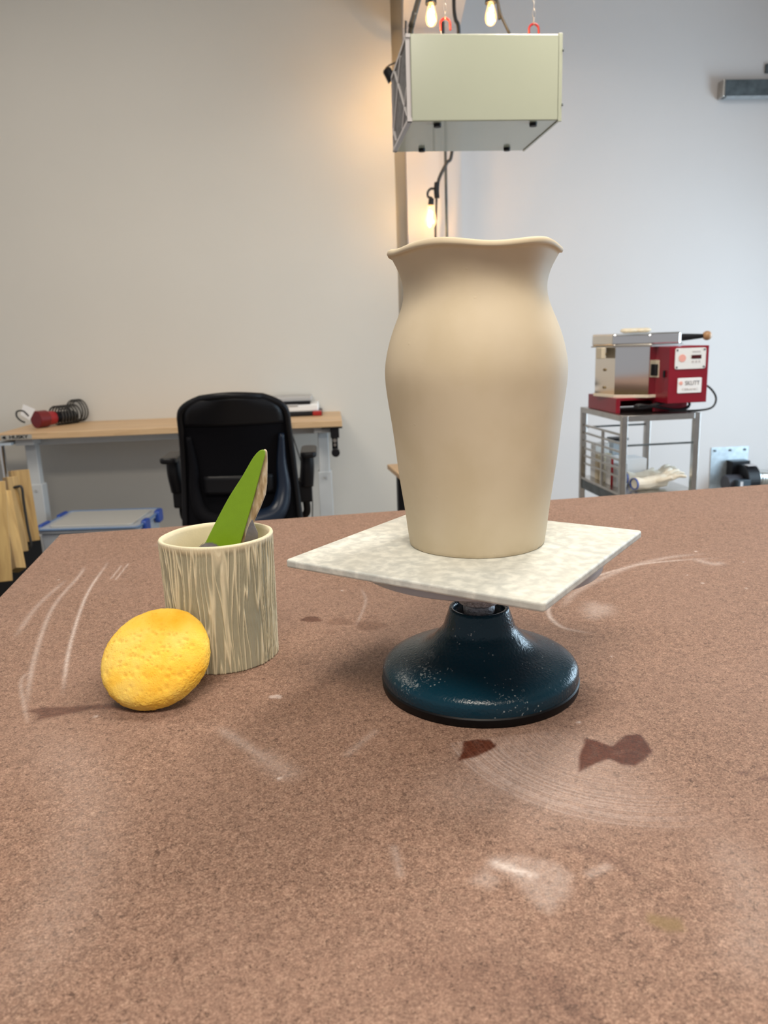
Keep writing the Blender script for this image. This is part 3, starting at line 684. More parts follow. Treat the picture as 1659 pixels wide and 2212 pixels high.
def sponge_mat():
    m = mat('yellow sponge', (0.80, 0.45, 0.04), 0.85, spec=0.15, sss=0.12); nt = m.node_tree; b = nt.nodes['Principled BSDF']; lk = nt.links.new
    tc = nd(nt, 'ShaderNodeTexCoord'); O = tc.outputs['Object']
    n = nd(nt, 'ShaderNodeTexNoise'); n.inputs['Scale'].default_value = 22; n.inputs['Detail'].default_value = 4; lk(O, n.inputs['Vector'])
    r = ramp(nt, [(0.38, (0.85, 0.58, 0.13)), (0.54, (0.87, 0.53, 0.075)), (0.72, (0.84, 0.43, 0.03))]); lk(n.outputs['Fac'], r.inputs[0])
    v = nd(nt, 'ShaderNodeTexVoronoi'); v.inputs['Scale'].default_value = 260; lk(O, v.inputs['Vector'])
    v2 = nd(nt, 'ShaderNodeTexVoronoi'); v2.inputs['Scale'].default_value = 620; lk(O, v2.inputs['Vector'])
    n2 = nd(nt, 'ShaderNodeTexNoise'); n2.inputs['Scale'].default_value = 60; n2.inputs['Detail'].default_value = 3; lk(O, n2.inputs['Vector'])
    pore = math_(nt, 'MULTIPLY', maprange(nt, v.outputs['Distance'], 0.08, 0.35, 1, 0), maprange(nt, n2.outputs['Fac'], 0.46, 0.60))
    col = mixc(nt, math_(nt, 'MULTIPLY', pore, 0.16), r.outputs[0], (0.66, 0.27, 0.01)); lk(col, b.inputs['Base Color'])
    h = math_(nt, 'ADD', math_(nt, 'MULTIPLY', pore, -1.0), math_(nt, 'MULTIPLY', v2.outputs['Distance'], 0.6))
    bp = nd(nt, 'ShaderNodeBump'); bp.inputs['Strength'].default_value = 0.36; bp.inputs['Distance'].default_value = 0.0012; lk(h, bp.inputs['Height']); lk(bp.outputs[0], b.inputs['Normal']); return m
M['sponge'] = sponge_mat()
sp = obj('sponge', sponge(), 'sponge', smooth=True)
nrm = Vector((-0.10, -0.60, 0.79)).normalized()
sp.rotation_euler = nrm.to_track_quat('Z', 'Y').to_euler()
sc = aty(338, 1424, 0.786)
rm = sp.rotation_euler.to_matrix(); mnz = min((rm @ v.co).z for v in sp.data.vertices)
sp.location = (sc.x, sc.y, TZ - mnz)
print('SPONGE', sc, TZ-mnz)
tag(sp, 'round yellow sponge with small pores leaning against the ridged cup', 'sponge')

# ------------------------------------------------------------------ desk by the left wall
DZ = EYE - 0.447
dl = atz(-12, 938.5, DZ); dr = atz(739, 908, DZ); dA = math.atan2(dr.y-dl.y, dr.x-dl.x); DL = (dr-dl).length
desk = thing('desk', 'long butcher block desk with light grey steel legs against the left wall', 'desk', (dl.x, dl.y, 0), dA)
DDp = 0.62
obj('desk_top', B(((DL/2, DDp/2, DZ-0.018), (DL, DDp, 0.036))), 'birch', desk, bevel=0.003)
for lx in (0.135, DL-0.115):
    lg = obj('leg', B(((lx, 0.16, (DZ-0.05)*0.5+0.16), (0.062, 0.062, DZ-0.37))), 'grey_metal', desk, bevel=0.004)
    obj('leg_sleeve', B(((lx, 0.16, 0.27), (0.082, 0.082, 0.50))), 'grey_metal', lg, bevel=0.004)
    obj('foot', B(((lx, DDp/2, 0.022), (0.085, 0.60, 0.044))), 'grey_metal', lg, bevel=0.006)
    obj('top_bracket', B(((lx, 0.30, DZ-0.056), (0.10, 0.50, 0.036))), 'grey_metal', lg, bevel=0.003)
    obj('bolt', C((lx+0.005, 0.127, 0.485), (lx+0.005, 0.115, 0.485), 0.008), 'devgrey', lg)
obj('crossbar', B(((DL/2, 0.18, DZ-0.062), (DL-0.33, 0.04, 0.050))), 'grey_metal', desk, bevel=0.003)
lb = obj('maker_label', B(((0.115, -0.0008, DZ-0.020), (0.17, 0.0012, 0.026))), mat('foil label', (0.45, 0.44, 0.40), 0.35, 0.3), desk)
lb['label'] = 'silver maker label on the desk edge'
text_mesh('lettering', 'HUSKY', 0.026, 'black', lb, (0.128, -0.0016, DZ-0.020), (PI/2, 0, 0), bold=0.0009, sx=1.25)
bm = prism([(-0.014, 0), (0.0, 0.009), (0.012, 0.007), (0.006, 0.0), (0.014, -0.006), (0.0, -0.009)], (1, 0, 0), (0, 0, 1), (0.050, -0.0016, DZ-0.020), 0.0008)
obj('emblem', bm, 'black', lb)
# crank at the right end
ck = obj('crank', B(((DL-0.045, 0.035, DZ-0.07), (0.05, 0.04, 0.065)), ((DL-0.06, 0.03, DZ-0.041), (0.12, 0.05, 0.010))), 'black', desk, bevel=0.004)
obj('crank_arm', B(((DL-0.047, 0.025, DZ-0.135), (0.034, 0.012, 0.10))), 'black', ck, bevel=0.005)
obj('crank_pin', C((DL-0.047, 0.005, DZ-0.115), (DL-0.047, 0.02, DZ-0.115), 0.011), 'steel', ck)
obj('crank_pin', C((DL-0.047, 0.005, DZ-0.14), (DL-0.047, 0.02, DZ-0.14), 0.008), 'steel', ck)
obj('crank_knob', C((DL-0.045, -0.03, DZ-0.182), (DL-0.045, 0.02, DZ-0.182), 0.024), 'black', ck, bevel=0.004)
def dw(x, y, z): a, b = rotz(dA, x, y); return Vector((dl.x+a, dl.y+b, z))
# power cord hanging below the desk, by the wall
pts = [aty(663, 1038, 4.5), aty(665, 1055, 4.5), aty(674, 1075, 4.5), aty(675, 1110, 4.5), aty(672, 1200, 4.5)]
e = pts[-1].copy(); e.z = 0.004; e.y += 0.02
o = obj('power_lead', TUBE([dw(DL-0.32, 0.3, DZ-0.037), pts[0]] + pts[1:] + [e], 0.0035), 'cord', smooth=True)
o.parent = desk; o.matrix_parent_inverse = (Matrix.Translation(desk.location) @ Euler((0, 0, dA)).to_matrix().to_4x4()).inverted()

# red tool with a coiled lead on the desk
p0 = atz(84, 924, DZ)
tool = thing('power_tool', 'dark red handled power tool lying on the left end of the desk', 'tool', (p0.x+0.02, p0.y, DZ), math.radians(62))
tool.scale = (1.2, 1.2, 1.2)
obj('handle', C((-0.03, 0, 0.042), (0.03, 0, 0.042), 0.042, seg=40), 'red2', tool, bevel=0.004)
obj('collar', C((0.03, 0, 0.042), (0.075, 0, 0.042), 0.036, 0.033, 40), mat('bright red plastic', (0.30, 0.010, 0.015), 0.3), tool, bevel=0.003)
obj('barrel', C((0.075, 0, 0.042), (0.20, 0, 0.042), 0.028, 0.025, 32), 'black', tool)
cords = []
bm = bmesh.new(); pts = []
for k in range(150):
    t = k/149; a = t*2*PI*7; pts.append((0.085+0.13*t, 0.046*math.cos(a), 0.050+0.046*math.sin(a)))
tube(bm, pts, 0.0042, 8, smooth=False); obj('wrapped_lead', bm, 'cord', tool, smooth=True)
bm = bmesh.new(); pts = []
for k in range(90):
    t = k/89; a = t*2*PI*3; pts.append((0.22+0.05*t, 0.02+0.055*math.cos(a), 0.062+0.055*math.sin(a)))
tube(bm, pts, 0.0036, 8, smooth=False); obj('loose_coil', bm, 'cord', tool, smooth=True)
lp = aty(60, 910, 4.35)
o = obj('cord_loop', TUBE([aty(62, 899, 4.36), aty(50, 888, 4.35), aty(37, 889, 4.34), aty(36, 899, 4.34), aty(44, 908, 4.34), aty(54, 913, 4.35)], 0.005), 'cord', smooth=True)
o.parent = tool; o.matrix_parent_inverse = (Matrix.Translation(tool.location) @ Euler((0, 0, math.radians(62))).to_matrix().to_4x4() @ Matrix.Scale(1.2, 4)).inverted()
tg = [aty(50, 873, 4.42), aty(76, 884, 4.42), aty(64, 908, 4.42), aty(44, 896, 4.42)]
bm = bmesh.new(); a = [bm.verts.new(p) for p in tg]; b = [bm.verts.new(p+Vector((0, 0.001, 0))) for p in tg]; bm.faces.new(a); bm.faces.new(b[::-1])
for i in range(4): bm.faces.new((a[i], b[i], b[(i+1) % 4], a[(i+1) % 4]))
o = obj('paper_tag', bm, 'paper'); o.parent = tool; o.matrix_parent_inverse = (Matrix.Translation(tool.location) @ Euler((0, 0, math.radians(62))).to_matrix().to_4x4() @ Matrix.Scale(1.2, 4)).inverted()
o['label'] = 'white paper tag on the lead'

# flat grey-white device on the right end of the desk
p0 = atz(690, 888, DZ); p1 = atz(600, 891, DZ)
dwid = 0.34
dev = thing('desktop_machine', 'low silver and white desktop machine on the right end of the desk behind the chair', 'machine', dw(DL-0.285, 0.46, DZ), dA)
obj('base', B(((0, 0, 0.010), (dwid, 0.24, 0.020))), 'black', dev, bevel=0.004)
obj('body', B(((-0.01, 0, 0.039), (dwid-0.02, 0.23, 0.037))), 'white', dev, bevel=0.010, segs=3)
obj('lid', B(((-0.03, 0.005, 0.080), (dwid-0.06, 0.22, 0.022))), 'devgrey', dev, bevel=0.006, segs=3)
obj('slot', B(((-0.03, -0.002, 0.0625), (dwid-0.08, 0.228, 0.013))), 'black', dev)
obj('handle', B(((-0.04, -0.118, 0.052), (0.13, 0.006, 0.010))), 'devgrey', dev, bevel=0.002)
dev.scale = (1, 1, 1.3)
obj('red_corner', B(((dwid/2-0.03, -0.10, 0.012), (0.055, 0.06, 0.022))), 'hook', dev, bevel=0.004)

# ------------------------------------------------------------------ office chair
chy = 3.42
cc = aty(510, 1000, chy)
chair = thing('office_chair', 'black mesh back office chair with armrests pushed up to the desk', 'chair', (cc.x, chy+0.06, 0), math.radians(4))
zt = aty(500, 858, chy).z; zb = zt - 0.60
def back_w(t):   # half width at height fraction t (0 bottom .. 1 top)
    if t > 0.86:
        u = (t-0.86)/0.14; return 0.232*(1-u**2.6*0.42) - 0.002
    return 0.232 + (0.262-0.232)*max(0, (0.86-t)/0.86)**1.1
def back_pt(u, t, off=0.0):     # u in -1..1
    z = zb + (zt-zb)*t; w = back_w(t); x = u*w
    y = -0.06 + 0.055*(u*u) + 0.05*math.sin(t*PI*0.95) - 0.09*t - off
    return Vector((x, y, z))
def shell(u0, t0, t1, nu, nt_, thick, off=0.0):
    bm = bmesh.new(); A_, B_ = [], []
    for j in range(nt_+1):
        t = t0+(t1-t0)*j/nt_
        A_.append([bm.verts.new(back_pt(-u0+2*u0*i/nu, t, off)) for i in range(nu+1)])
        B_.append([bm.verts.new(back_pt(-u0+2*u0*i/nu, t, off-thick)) for i in range(nu+1)])
    for j in range(nt_):
        for i in range(nu):
            bm.faces.new((A_[j][i], A_[j][i+1], A_[j+1][i+1], A_[j+1][i])); bm.faces.new((B_[j][i+1], B_[j][i], B_[j+1][i], B_[j+1][i+1]))
    for j in range(nt_):
        bm.faces.new((A_[j][0], A_[j+1][0], B_[j+1][0], B_[j][0])); bm.faces.new((A_[j][nu], B_[j][nu], B_[j+1][nu], A_[j+1][nu]))
    for i in range(nu):
        bm.faces.new((A_[0][i], B_[0][i], B_[0][i+1], A_[0][i+1])); bm.faces.new((A_[nt_][i], A_[nt_][i+1], B_[nt_][i+1], B_[nt_][i]))
    return bm
obj('backrest', shell(0.98, 0.0, 1.0, 20, 30, 0.012), 'black_mesh', chair, smooth=True)
pts = []
for k in range(25): pts.append(back_pt(-1, k/24*0.86))
for k in range(1, 9): pts.append(back_pt(-1, 0.86+0.14*k/8))
for k in range(1, 16): pts.append(back_pt(-1+2*k/16, 1.0) + Vector((0, 0, 0.012*math.sin(PI*k/16))))
for k in range(8, -1, -1): pts.append(back_pt(1, 0.86+0.14*k/8))
for k in range(23, -1, -1): pts.append(back_pt(1, k/24*0.86))
for k in range(1, 14): pts.append(back_pt(1-2*k/14, 0.0))
bm = bmesh.new(); tube(bm, pts, 0.016, 10, closed=True); obj('back_frame', bm, 'black', chair, smooth=True)
obj('headband', shell(0.93, 0.80, 1.005, 16, 8, 0.014, 0.008), 'black', chair, smooth=True)
# plastic struts on the rear, mesh black on the left, navy on the right
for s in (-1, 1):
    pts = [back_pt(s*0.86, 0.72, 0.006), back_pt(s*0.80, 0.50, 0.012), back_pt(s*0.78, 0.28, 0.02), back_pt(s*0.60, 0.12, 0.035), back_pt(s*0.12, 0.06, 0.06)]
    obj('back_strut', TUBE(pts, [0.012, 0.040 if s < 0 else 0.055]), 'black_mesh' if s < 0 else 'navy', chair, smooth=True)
obj('lumbar_support', shell(0.62, 0.28, 0.42, 12, 5, 0.014, 0.02), 'black', chair, smooth=True)
obj('spine', TUBE([back_pt(0, 0.30, 0.035), back_pt(0, 0.10, 0.06), Vector((0, 0.0, zb-0.04)), Vector((0, 0.14, 0.40))], 0.028), 'navy', chair, smooth=True)
obj('seat', prism(rrect(0.50, 0.48, 0.09), (1, 0, 0), (0, 1, 0), (0, 0.26, 0.475), 0.07), 'black_mesh', chair, bevel=0.02, segs=4)
for s in (-1, 1):
    x = s*0.305
    ar = obj('armrest', prism(rrect(0.075, 0.26, 0.03), (1, 0, 0), (0, 1, 0), (x*1.035, 0.12, 0.775), 0.028), 'black', chair, bevel=0.01, segs=3)
    obj('arm_post', TUBE([(x*1.01, 0.085, 0.77), (x*1.0, 0.085, 0.70), (x*0.97, 0.10, 0.62)], [0.032, 0.036]), 'black', ar, smooth=True)
    obj('arm_sleeve', B(((x*0.95, 0.11, 0.595), (0.066, 0.07, 0.11))), 'black', ar, bevel=0.01, segs=3)
    obj('arm_bracket', TUBE([(x*0.95, 0.12, 0.56), (x*0.94, 0.16, 0.47), (x*0.7, 0.22, 0.43), (x*0.3, 0.24, 0.43)], 0.018), 'black', ar, smooth=True)
obj('gas_lift', B(((0, 0.24, 0.42), (0.16, 0.22, 0.05))), 'black', chair, bevel=0.01)
obj('column', C((0, 0.24, 0.10), (0, 0.24, 0.42), 0.028), 'black', chair)
for k in range(5):
    a = 2*PI*k/5+0.3; ex, ey = 0.30*math.cos(a), 0.24+0.30*math.sin(a)
    lg = obj('leg', TUBE([(0, 0.24, 0.12), (ex*0.5, 0.24+(ey-0.24)*0.5, 0.105), (ex, ey, 0.075)], [0.028, 0.016]), 'black', chair, smooth=True)
    obj('caster', C((ex-0.02*math.sin(a), ey+0.02*math.cos(a), 0.030), (ex+0.02*math.sin(a), ey-0.02*math.cos(a), 0.030), 0.029), 'black', lg, bevel=0.003)

# ------------------------------------------------------------------ storage tote under the desk
tz = 0.345
t0_, t1_ = atz(78, 1145, tz), atz(298, 1138, tz); tw = (t1_-t0_).length
tote = thing('storage_tote', 'translucent plastic storage tote with blue latches on the floor under the desk', 'storage box', (t0_.x, t0_.y, 0), math.atan2(t1_.y-t0_.y, t1_.x-t0_.x))
td = 0.46
bm = bmesh.new()
vs = [(0.04, 0.04, 0.0), (tw-0.04, 0.04, 0), (tw-0.04, td-0.04, 0), (0.04, td-0.04, 0), (0.012, 0.012, tz-0.03), (tw-0.012, 0.012, tz-0.03), (tw-0.012, td-0.012, tz-0.03), (0.012, td-0.012, tz-0.03)]
vv = [bm.verts.new(v) for v in vs]
for f in ((3, 2, 1, 0), (4, 5, 6, 7), (0, 1, 5, 4), (1, 2, 6, 5), (2, 3, 7, 6), (3, 0, 4, 7)): bm.faces.new([vv[i] for i in f])
obj('bin', bm, 'clearbin', tote, bevel=0.012, segs=3)
ld = obj('lid', prism(rrect(tw, td, 0.03), (1, 0, 0), (0, 1, 0), (tw/2, td/2, tz-0.013), 0.026), 'clearbin', tote, bevel=0.006, segs=2)
obj('raised_panel', prism(rrect(tw-0.09, td-0.09, 0.03), (1, 0, 0), (0, 1, 0), (tw/2, td/2, tz+0.004), 0.008), mat('milky lid panel', (0.52, 0.52, 0.50), 0.35), ld, bevel=0.003)
rimo = rrect(tw+0.004, td+0.004, 0.03)
obj('blue_rim', TUBE([Vector((tw/2+x, td/2+y, tz-0.002)) for x, y in rimo], 0.007, 8, closed=True), 'bluetrim', ld, smooth=True)
for yy in (0.115, td-0.10):
    obj('latch', prism(rrect(0.085, 0.075, 0.02), (0, 1, 0), (0, 0, 1), (tw+0.006, yy, tz-0.020), 0.030), 'blue', tote, bevel=0.008, segs=3)
    obj('latch', prism(rrect(0.12, 0.05, 0.012), (0, 1, 0), (0, 0, 1), (-0.006, yy, tz-0.012), 0.020), 'blue', tote, bevel=0.004, segs=3)

# ------------------------------------------------------------------ lumber and rack at the far left
def plank(p_top, p_bot, w, d, m, label, name='wood_plank', ang=0.0):
    pt, pb_ = Vector(p_top), Vector(p_bot); dr_ = (pt-pb_); L_ = dr_.length
    o = obj(name, B(((0, 0, L_/2), (w, d, L_))), m, bevel=0.002)
    o.location = pb_; o.rotation_euler = (dr_.to_track_quat('Z', 'Y') @ Euler((0, 0, ang)).to_quaternion()).to_euler(); return tag(o, label, 'wood plank')
PH_ = aty(30, 1232, 3.1).z
o = obj('added_plinth', B(((0, 0, PH_/2), (0.62, 0.85, PH_))), 'rubber', loc=(aty(76, 1215, 3.6).x-0.31, 3.27, 0), bevel=0.004); tag(o, 'low black plinth added under the leaning boards to darken the area left of the desk', 'plinth')  # plinth added to make the area below the boards dark
PB = mat('pale pine', (0.60, 0.42, 0.20), 0.6, noise_amt=0.12, noise_scale=12)
def pl(xt, yt, xb, yb, Yt, Yb, w, d, label, ang=0.2, m='pine'):
    a_, b_ = aty(xt, yt, Yt), aty(xb, yb, Yb); dd = (b_-a_); k = (PH_ + 0.006 - a_.z)/dd.z; b2 = a_+dd*k
    return plank(a_, b2, w, d, m, label, ang=ang)
pl(6, 1064, 30, 1190, 3.25, 3.12, 0.045, 0.055, 'nearest pale pine board with a sawn top, leaning left of the desk', 0.5)
pl(40, 1016, 66, 1180, 3.62, 3.56, 0.085, 0.035, 'wide brown board behind the pale pine boards left of the desk leg', 0.3, 'pine')
pl(-6, 1040, 6, 1200, 3.0, 2.95, 0.05, 0.06, 'orange brown pine post cut off by the left picture edge', 0.5)
pl(22, 1030, 46, 1200, 3.42, 3.38, 0.05, 0.05, 'narrow pine post between the pale board and the wide brown board', 0.4)
# bent wire handle
fr = [aty(24, 1055, 3.40), aty(38, 1051, 3.40), aty(47, 1054, 3.40), aty(52, 1090, 3.40), aty(60, 1140, 3.40), aty(67, 1175, 3.40), aty(60, 1186, 3.40)]
# rack of a chrome post with a pale shelf at the frame edge
ps = aty(9, 1000, 4.35)
rk = thing('chrome_rack', 'chrome wire rack with a pale shelf at the left picture edge beside the desk', 'rack', (ps.x-0.50, ps.y, 0))
rh = aty(9, 962, 4.35).z
for lx, ly in ((0.50, 0), (0.0, 0), (0.50, 0.36), (0.0, 0.36)):
    obj('post', C((lx, ly, 0), (lx, ly, rh), 0.014, seg=20), 'mirror', rk)
for zz in (0.12, 0.42):
    obj('shelf', B(((0.25, 0.18, zz), (0.50, 0.36, 0.02))), 'steel', rk, bevel=0.002)
obj('top_shelf', B(((0.27, 0.18, rh+0.008), (0.58, 0.40, 0.016))), 'bin_blue', rk, bevel=0.002)
o = obj('wire_hoop', TUBE(fr, 0.006), 'cord', smooth=True); tag(o, 'dark bent wire hoop hanging over the boards left of the desk leg', 'wire')
o = obj('floor_mat', B(((0, 0, 0.006), (0.9, 2.0, 0.012))), 'rubber', loc=(aty(20, 1260, 2.4).x-0.25, 2.6, 0), rot=(0, 0, 0.1), bevel=0.003)
tag(o, 'black rubber mat on the floor at the left edge beyond the work table', 'mat')

# small wooden topped stand hidden behind the vase
sz = EYE-0.60
s0, s1 = atz(836, 1003, sz), atz(872, 1033, sz)
ed = (s1-s0); ed.z = 0; elen = ed.length; ud = ed.normalized(); vd = Vector((-ud.y, ud.x, 0))
sA = math.atan2(ud.y, ud.x)
st = thing('wooden_stool', 'low stand with a light wooden top and dark legs partly hidden behind the vase', 'stand', (s0.x, s0.y, 0), sA)
L_ = max(elen*1.15, 0.45)
obj('stool_top', B(((L_/2, 0.21, sz-0.012), (L_, 0.42, 0.024))), 'birch', st, bevel=0.004)
for lx, ly in ((0.16, 0.04), (L_-0.05, 0.04), (0.16, 0.38), (L_-0.05, 0.38)):
    obj('leg', B(((lx, ly, (sz-0.024)/2), (0.045, 0.045, sz-0.024))), 'black', st, bevel=0.003)

# ------------------------------------------------------------------ steel cart, kiln and things on it
KZ = EYE - 0.362
k0, k1, k2 = atz(1345, 899, KZ), atz(1524, 893, KZ), atz(1229, 880, KZ)
kA = 0.5*(math.atan2(k1.y-k0.y, k1.x-k0.x) + math.atan2(k2.y-k0.y, k2.x-k0.x) - PI/2)
KW, KD = (k1-k0).length, (k2-k0).length
pass
print('CART', KW, KD, math.degrees(kA), k0)
cart = thing('steel_cart', 'open stainless steel rack cart with tray rails, standing below the small kiln', 'cart', (k0.x, k0.y, 0), kA)
t_ = 0.026
for lx, ly in ((t_/2, t_/2), (KW-t_/2, t_/2), (t_/2, KD-t_/2), (KW-t_/2, KD-t_/2)):
    obj('post', B(((lx, ly, KZ/2+0.03), (t_, t_, KZ-0.06))), 'steel', cart, bevel=0.002)
    obj('caster', C((lx-0.012, ly, 0.03), (lx+0.012, ly, 0.03), 0.03), 'black', cart, bevel=0.003)
obj('top_frame', B(((KW/2, t_/2, KZ-0.013), (KW-2*t_, t_, t_)), ((KW/2, KD-t_/2, KZ-0.013), (KW-2*t_, t_, t_)), ((t_/2, KD/2, KZ-0.013), (t_, KD-2*t_, t_)), ((KW-t_/2, KD/2, KZ-0.013), (t_, KD-2*t_, t_))), 'steel', cart, bevel=0.002)
obj('top_tray', B(((KW/2, KD/2, KZ-0.006), (KW-2*t_, KD-2*t_, 0.006))), 'steel', cart)
def cz_at(px, py, ly):   # height of an image row on the cart's left side at local depth ly
    a, b = rotz(kA, 0, ly); return aty(px, py, k0.y+b).z
zf = [cz_at(1340, y, t_) for y in (941, 960, 978, 998, 1014, 1032)]
ztop, zbot = zf[0], zf[-1]; nz = 6
for i in range(nz):
    z = ztop + (zbot-ztop)*i/(nz-1)
    obj('tray_rail', B(((t_*0.5, KD/2, z), (0.009, KD-2*t_, 0.009))), 'steel', cart)
obj('rail_post', B(((t_*0.5, KD*0.48, (ztop+0.30)/2), (0.011, 0.013, ztop-0.30))), 'steel', cart)
zr = cz_at(1345, 962, t_)
obj('front_rod', C((0.01, 0.006, zr), (KW-0.01, 0.006, zr), 0.0045, seg=12), 'dark_steel', cart)
obj('back_rod', C((0.01, KD-0.006, zr+0.03), (KW-0.01, KD-0.006, zr+0.03), 0.0045, seg=12), 'dark_steel', cart)
SZ = cz_at(1340, 1068, 0.0) - 0.0
obj('lower_shelf', B(((KW/2, KD/2, SZ-0.006), (KW-0.004, KD-0.004, 0.012))), 'steel', cart, bevel=0.002)
for fx in (t_*0.4, KW-t_*0.4): obj('lower_frame', B(((fx, KD/2, SZ-0.035), (0.012, KD-2*t_, 0.045))), 'dark_steel', cart)
def cw(x, y, z): a, b = rotz(kA, x, y); return Vector((k0.x+a, k0.y+b, z))
def on_shelf(name, cx_, cy_, s, m, label, cat, rz=0.0, group=None, z=None):
    o = obj(name, B(((0, 0, s[2]/2), s)), m, bevel=0.002); o.location = cw(cx_, cy_, (SZ if z is None else z)+0.0005); o.rotation_euler = (0, 0, kA+rz); return tag(o, label, cat, group)
on_shelf('cardboard_box', 0.075, 0.375, (0.07, 0.035, 0.125), 'card', 'buff upright carton at the far left on the lower shelf of the cart', 'box')
on_shelf('cardboard_box', 0.075, 0.318, (0.07, 0.05, 0.120), 'card', 'thicker buff carton just right of its narrow twin on the cart shelf', 'box', 0.05)
bo_ = on_shelf('white_carton', 0.07, 0.235, (0.06, 0.05, 0.135), 'white', 'white carton with a red edge near the middle of the cart shelf', 'box', 0.1)
e_ = obj('red_edge', B(((-0.024, -0.0255, 0.067), (0.012, 0.002, 0.134))), 'hook', bo_)
e2_ = on_shelf('grey_carton', 0.07, 0.165, (0.05, 0.04, 0.11), 'devgrey', 'slim grey carton beside the white carton on the cart shelf', 'box', 0.0)
on_shelf('white_box', 0.185, 0.325, (0.12, 0.12, 0.11), 'paper', 'plain white box in the middle of the lower cart shelf', 'box', 0.0)
on_shelf('tall_white_box', 0.08, 0.435, (0.07, 0.06, 0.17), 'white', 'tall white box at the back of the lower cart shelf', 'box', 0.0)
ct = thing('metal_canister', 'pale blue metal tin with a dark lid at the back of the cart shelf', 'tin', cw(0.17, 0.435, SZ+0.0005), kA)
obj('tin_body', B(((0, 0, 0.09), (0.075, 0.06, 0.18))), 'galv', ct, bevel=0.004); obj('tin_lid', B(((0, 0, 0.187), (0.085, 0.07, 0.014))), 'black', ct, bevel=0.003)
# gloves
def glove(label, loc, rz, tilt=0.0, flip=1):
    g_ = thing('leather_glove', label, 'glove', loc, rz)
    bm = bmesh.new()
    # palm and cuff as a swept flattened tube, fingers as tapered tubes
    def fl(pts, r0, r1, sy=0.42):
        n0 = len(bm.verts); tube(bm, pts, [r0, r1], 12); bm.verts.ensure_lookup_table()
    fl([(-0.16, 0, 0.045), (-0.10, 0, 0.04), (-0.04, 0, 0.045), (0.03, 0, 0.05)], 0.040, 0.044)
    for k, (dy, ln, lift) in enumerate(((-0.036, 0.075, 0.03), (-0.012, 0.09, 0.045), (0.012, 0.085, 0.055), (0.036, 0.065, 0.06))):
        fl([(0.0, dy*0.8, 0.05), (0.05, dy*1.1, 0.055+lift*0.4), (0.05+ln*0.6, dy*1.5, 0.06+lift*0.8), (0.05+ln, dy*1.8, 0.05+lift)], 0.0165, 0.011)
    fl([(-0.05, -0.02*flip, 0.05), (-0.015, -0.058*flip, 0.07), (0.025, -0.082*flip, 0.085)], 0.018, 0.012)
    for v in bm.verts:
        v.co.z = v.co.z*0.8; v.co += Vector((0, 0, noise.noise(v.co*30)*0.006))
    mz = min(v.co.z for v in bm.verts)
    for v in bm.verts: v.co.z -= mz
    o = obj('glove_body', bm, 'glove', g_, smooth=True)
    rmod = o.modifiers.new('remesh', 'REMESH'); rmod.mode = 'VOXEL'; rmod.voxel_size = 0.004; rmod.use_smooth_shade = True
    c_ = obj('blue_cuff', lathe([(0.038, -0.166), (0.042, -0.167), (0.042, -0.158), (0.038, -0.157), (0.038, -0.166)], 32), 'blue', g_, smooth=True)
    c_.rotation_euler = (0, PI/2, 0); c_.location = (0, 0, 0.036); 
    for v in c_.data.vertices: v.co.x *= 0.78
    g_.scale = (0.8, 0.8, 0.8)
    return g_
glove('cream leather work glove with fingers splayed up, on the front of the cart shelf', cw(0.225, 0.085, SZ+0.001), kA+0.12)
glove('cream leather work glove lying under and behind the splayed one on the cart shelf', cw(0.25, 0.20, SZ+0.001), kA-0.12, flip=-1)

# kiln
kc = cw(KW*0.50, KD*0.54, KZ)
kiln = thing('tabletop_kiln', 'small stainless and red electric kiln standing on top of the steel cart', 'kiln', kc, kA)
def octa(r, rot=36.5): return [(r*math.cos(math.radians(45*k+rot)), r*math.sin(math.radians(45*k+rot))) for k in range(8)]
kzt = aty(1380, 719, kc.y).z - KZ; kzl = aty(1380, 748, kc.y - 0.1).z - KZ
KR = 0.205
obj('stand', B(((0, 0, 0.062), (0.33, 0.33, 0.012)), ((-0.155, 0, 0.030), (0.02, 0.33, 0.058)), ((0.155, 0, 0.030), (0.02, 0.33, 0.058)), ((0.0, 0.155, 0.03), (0.32, 0.02, 0.058)), ((0.09, -0.16, 0.03), (0.16, 0.012, 0.058))), 'red', kiln, bevel=0.002)
obj('floor_brick', prism(octa(KR*0.96), (1, 0, 0), (0, 1, 0), (0, 0, 0.074), 0.012), 'brick', kiln)
jk = obj('jacket', prism(octa(KR*0.93), (1, 0, 0), (0, 1, 0), (0, 0, 0.08+(kzl-0.08)/2), kzl-0.08), 'mirror', kiln)
for z in (0.11, 0.19, 0.26):
    a = math.radians(202.5)
    # screws on the left front facets
    for aa in (194,):
        a = math.radians(aa); rr_ = KR*0.93*math.cos(math.radians(22.5))+0.001
        obj('screw', C((rr_*math.cos(a)*0.995, rr_*math.sin(a)*0.995, z), (rr_*math.cos(a)*1.03, rr_*math.sin(a)*1.03, z), 0.006, seg=12), 'brass', jk)
ld = obj('lid', prism(octa(KR*1.02), (1, 0, 0), (0, 1, 0), (0, 0, (kzl+kzt)/2+0.002), kzt-kzl-0.004), 'mirror', kiln, bevel=0.011, segs=4)
obj('lid_band', prism(octa(KR*1.035), (1, 0, 0), (0, 1, 0), (0, 0, kzl+0.002), 0.006), 'steel', kiln)
obj('latch', B(((-KR*0.97, -0.06, kzl-0.025), (0.02, 0.06, 0.05))), 'cream', kiln, bevel=0.003)
bm = C((KR*0.88, -0.065, (kzl+kzt)/2+0.003), (KR*0.98+0.075, -0.085, (kzl+kzt)/2+0.006), 0.017, 0.009, 20)
hd = obj('lid_handle', bm, 'black', kiln, smooth=False); 
bm = bmesh.new(); bmesh.ops.create_uvsphere(bm, u_segments=24, v_segments=14, radius=0.021)
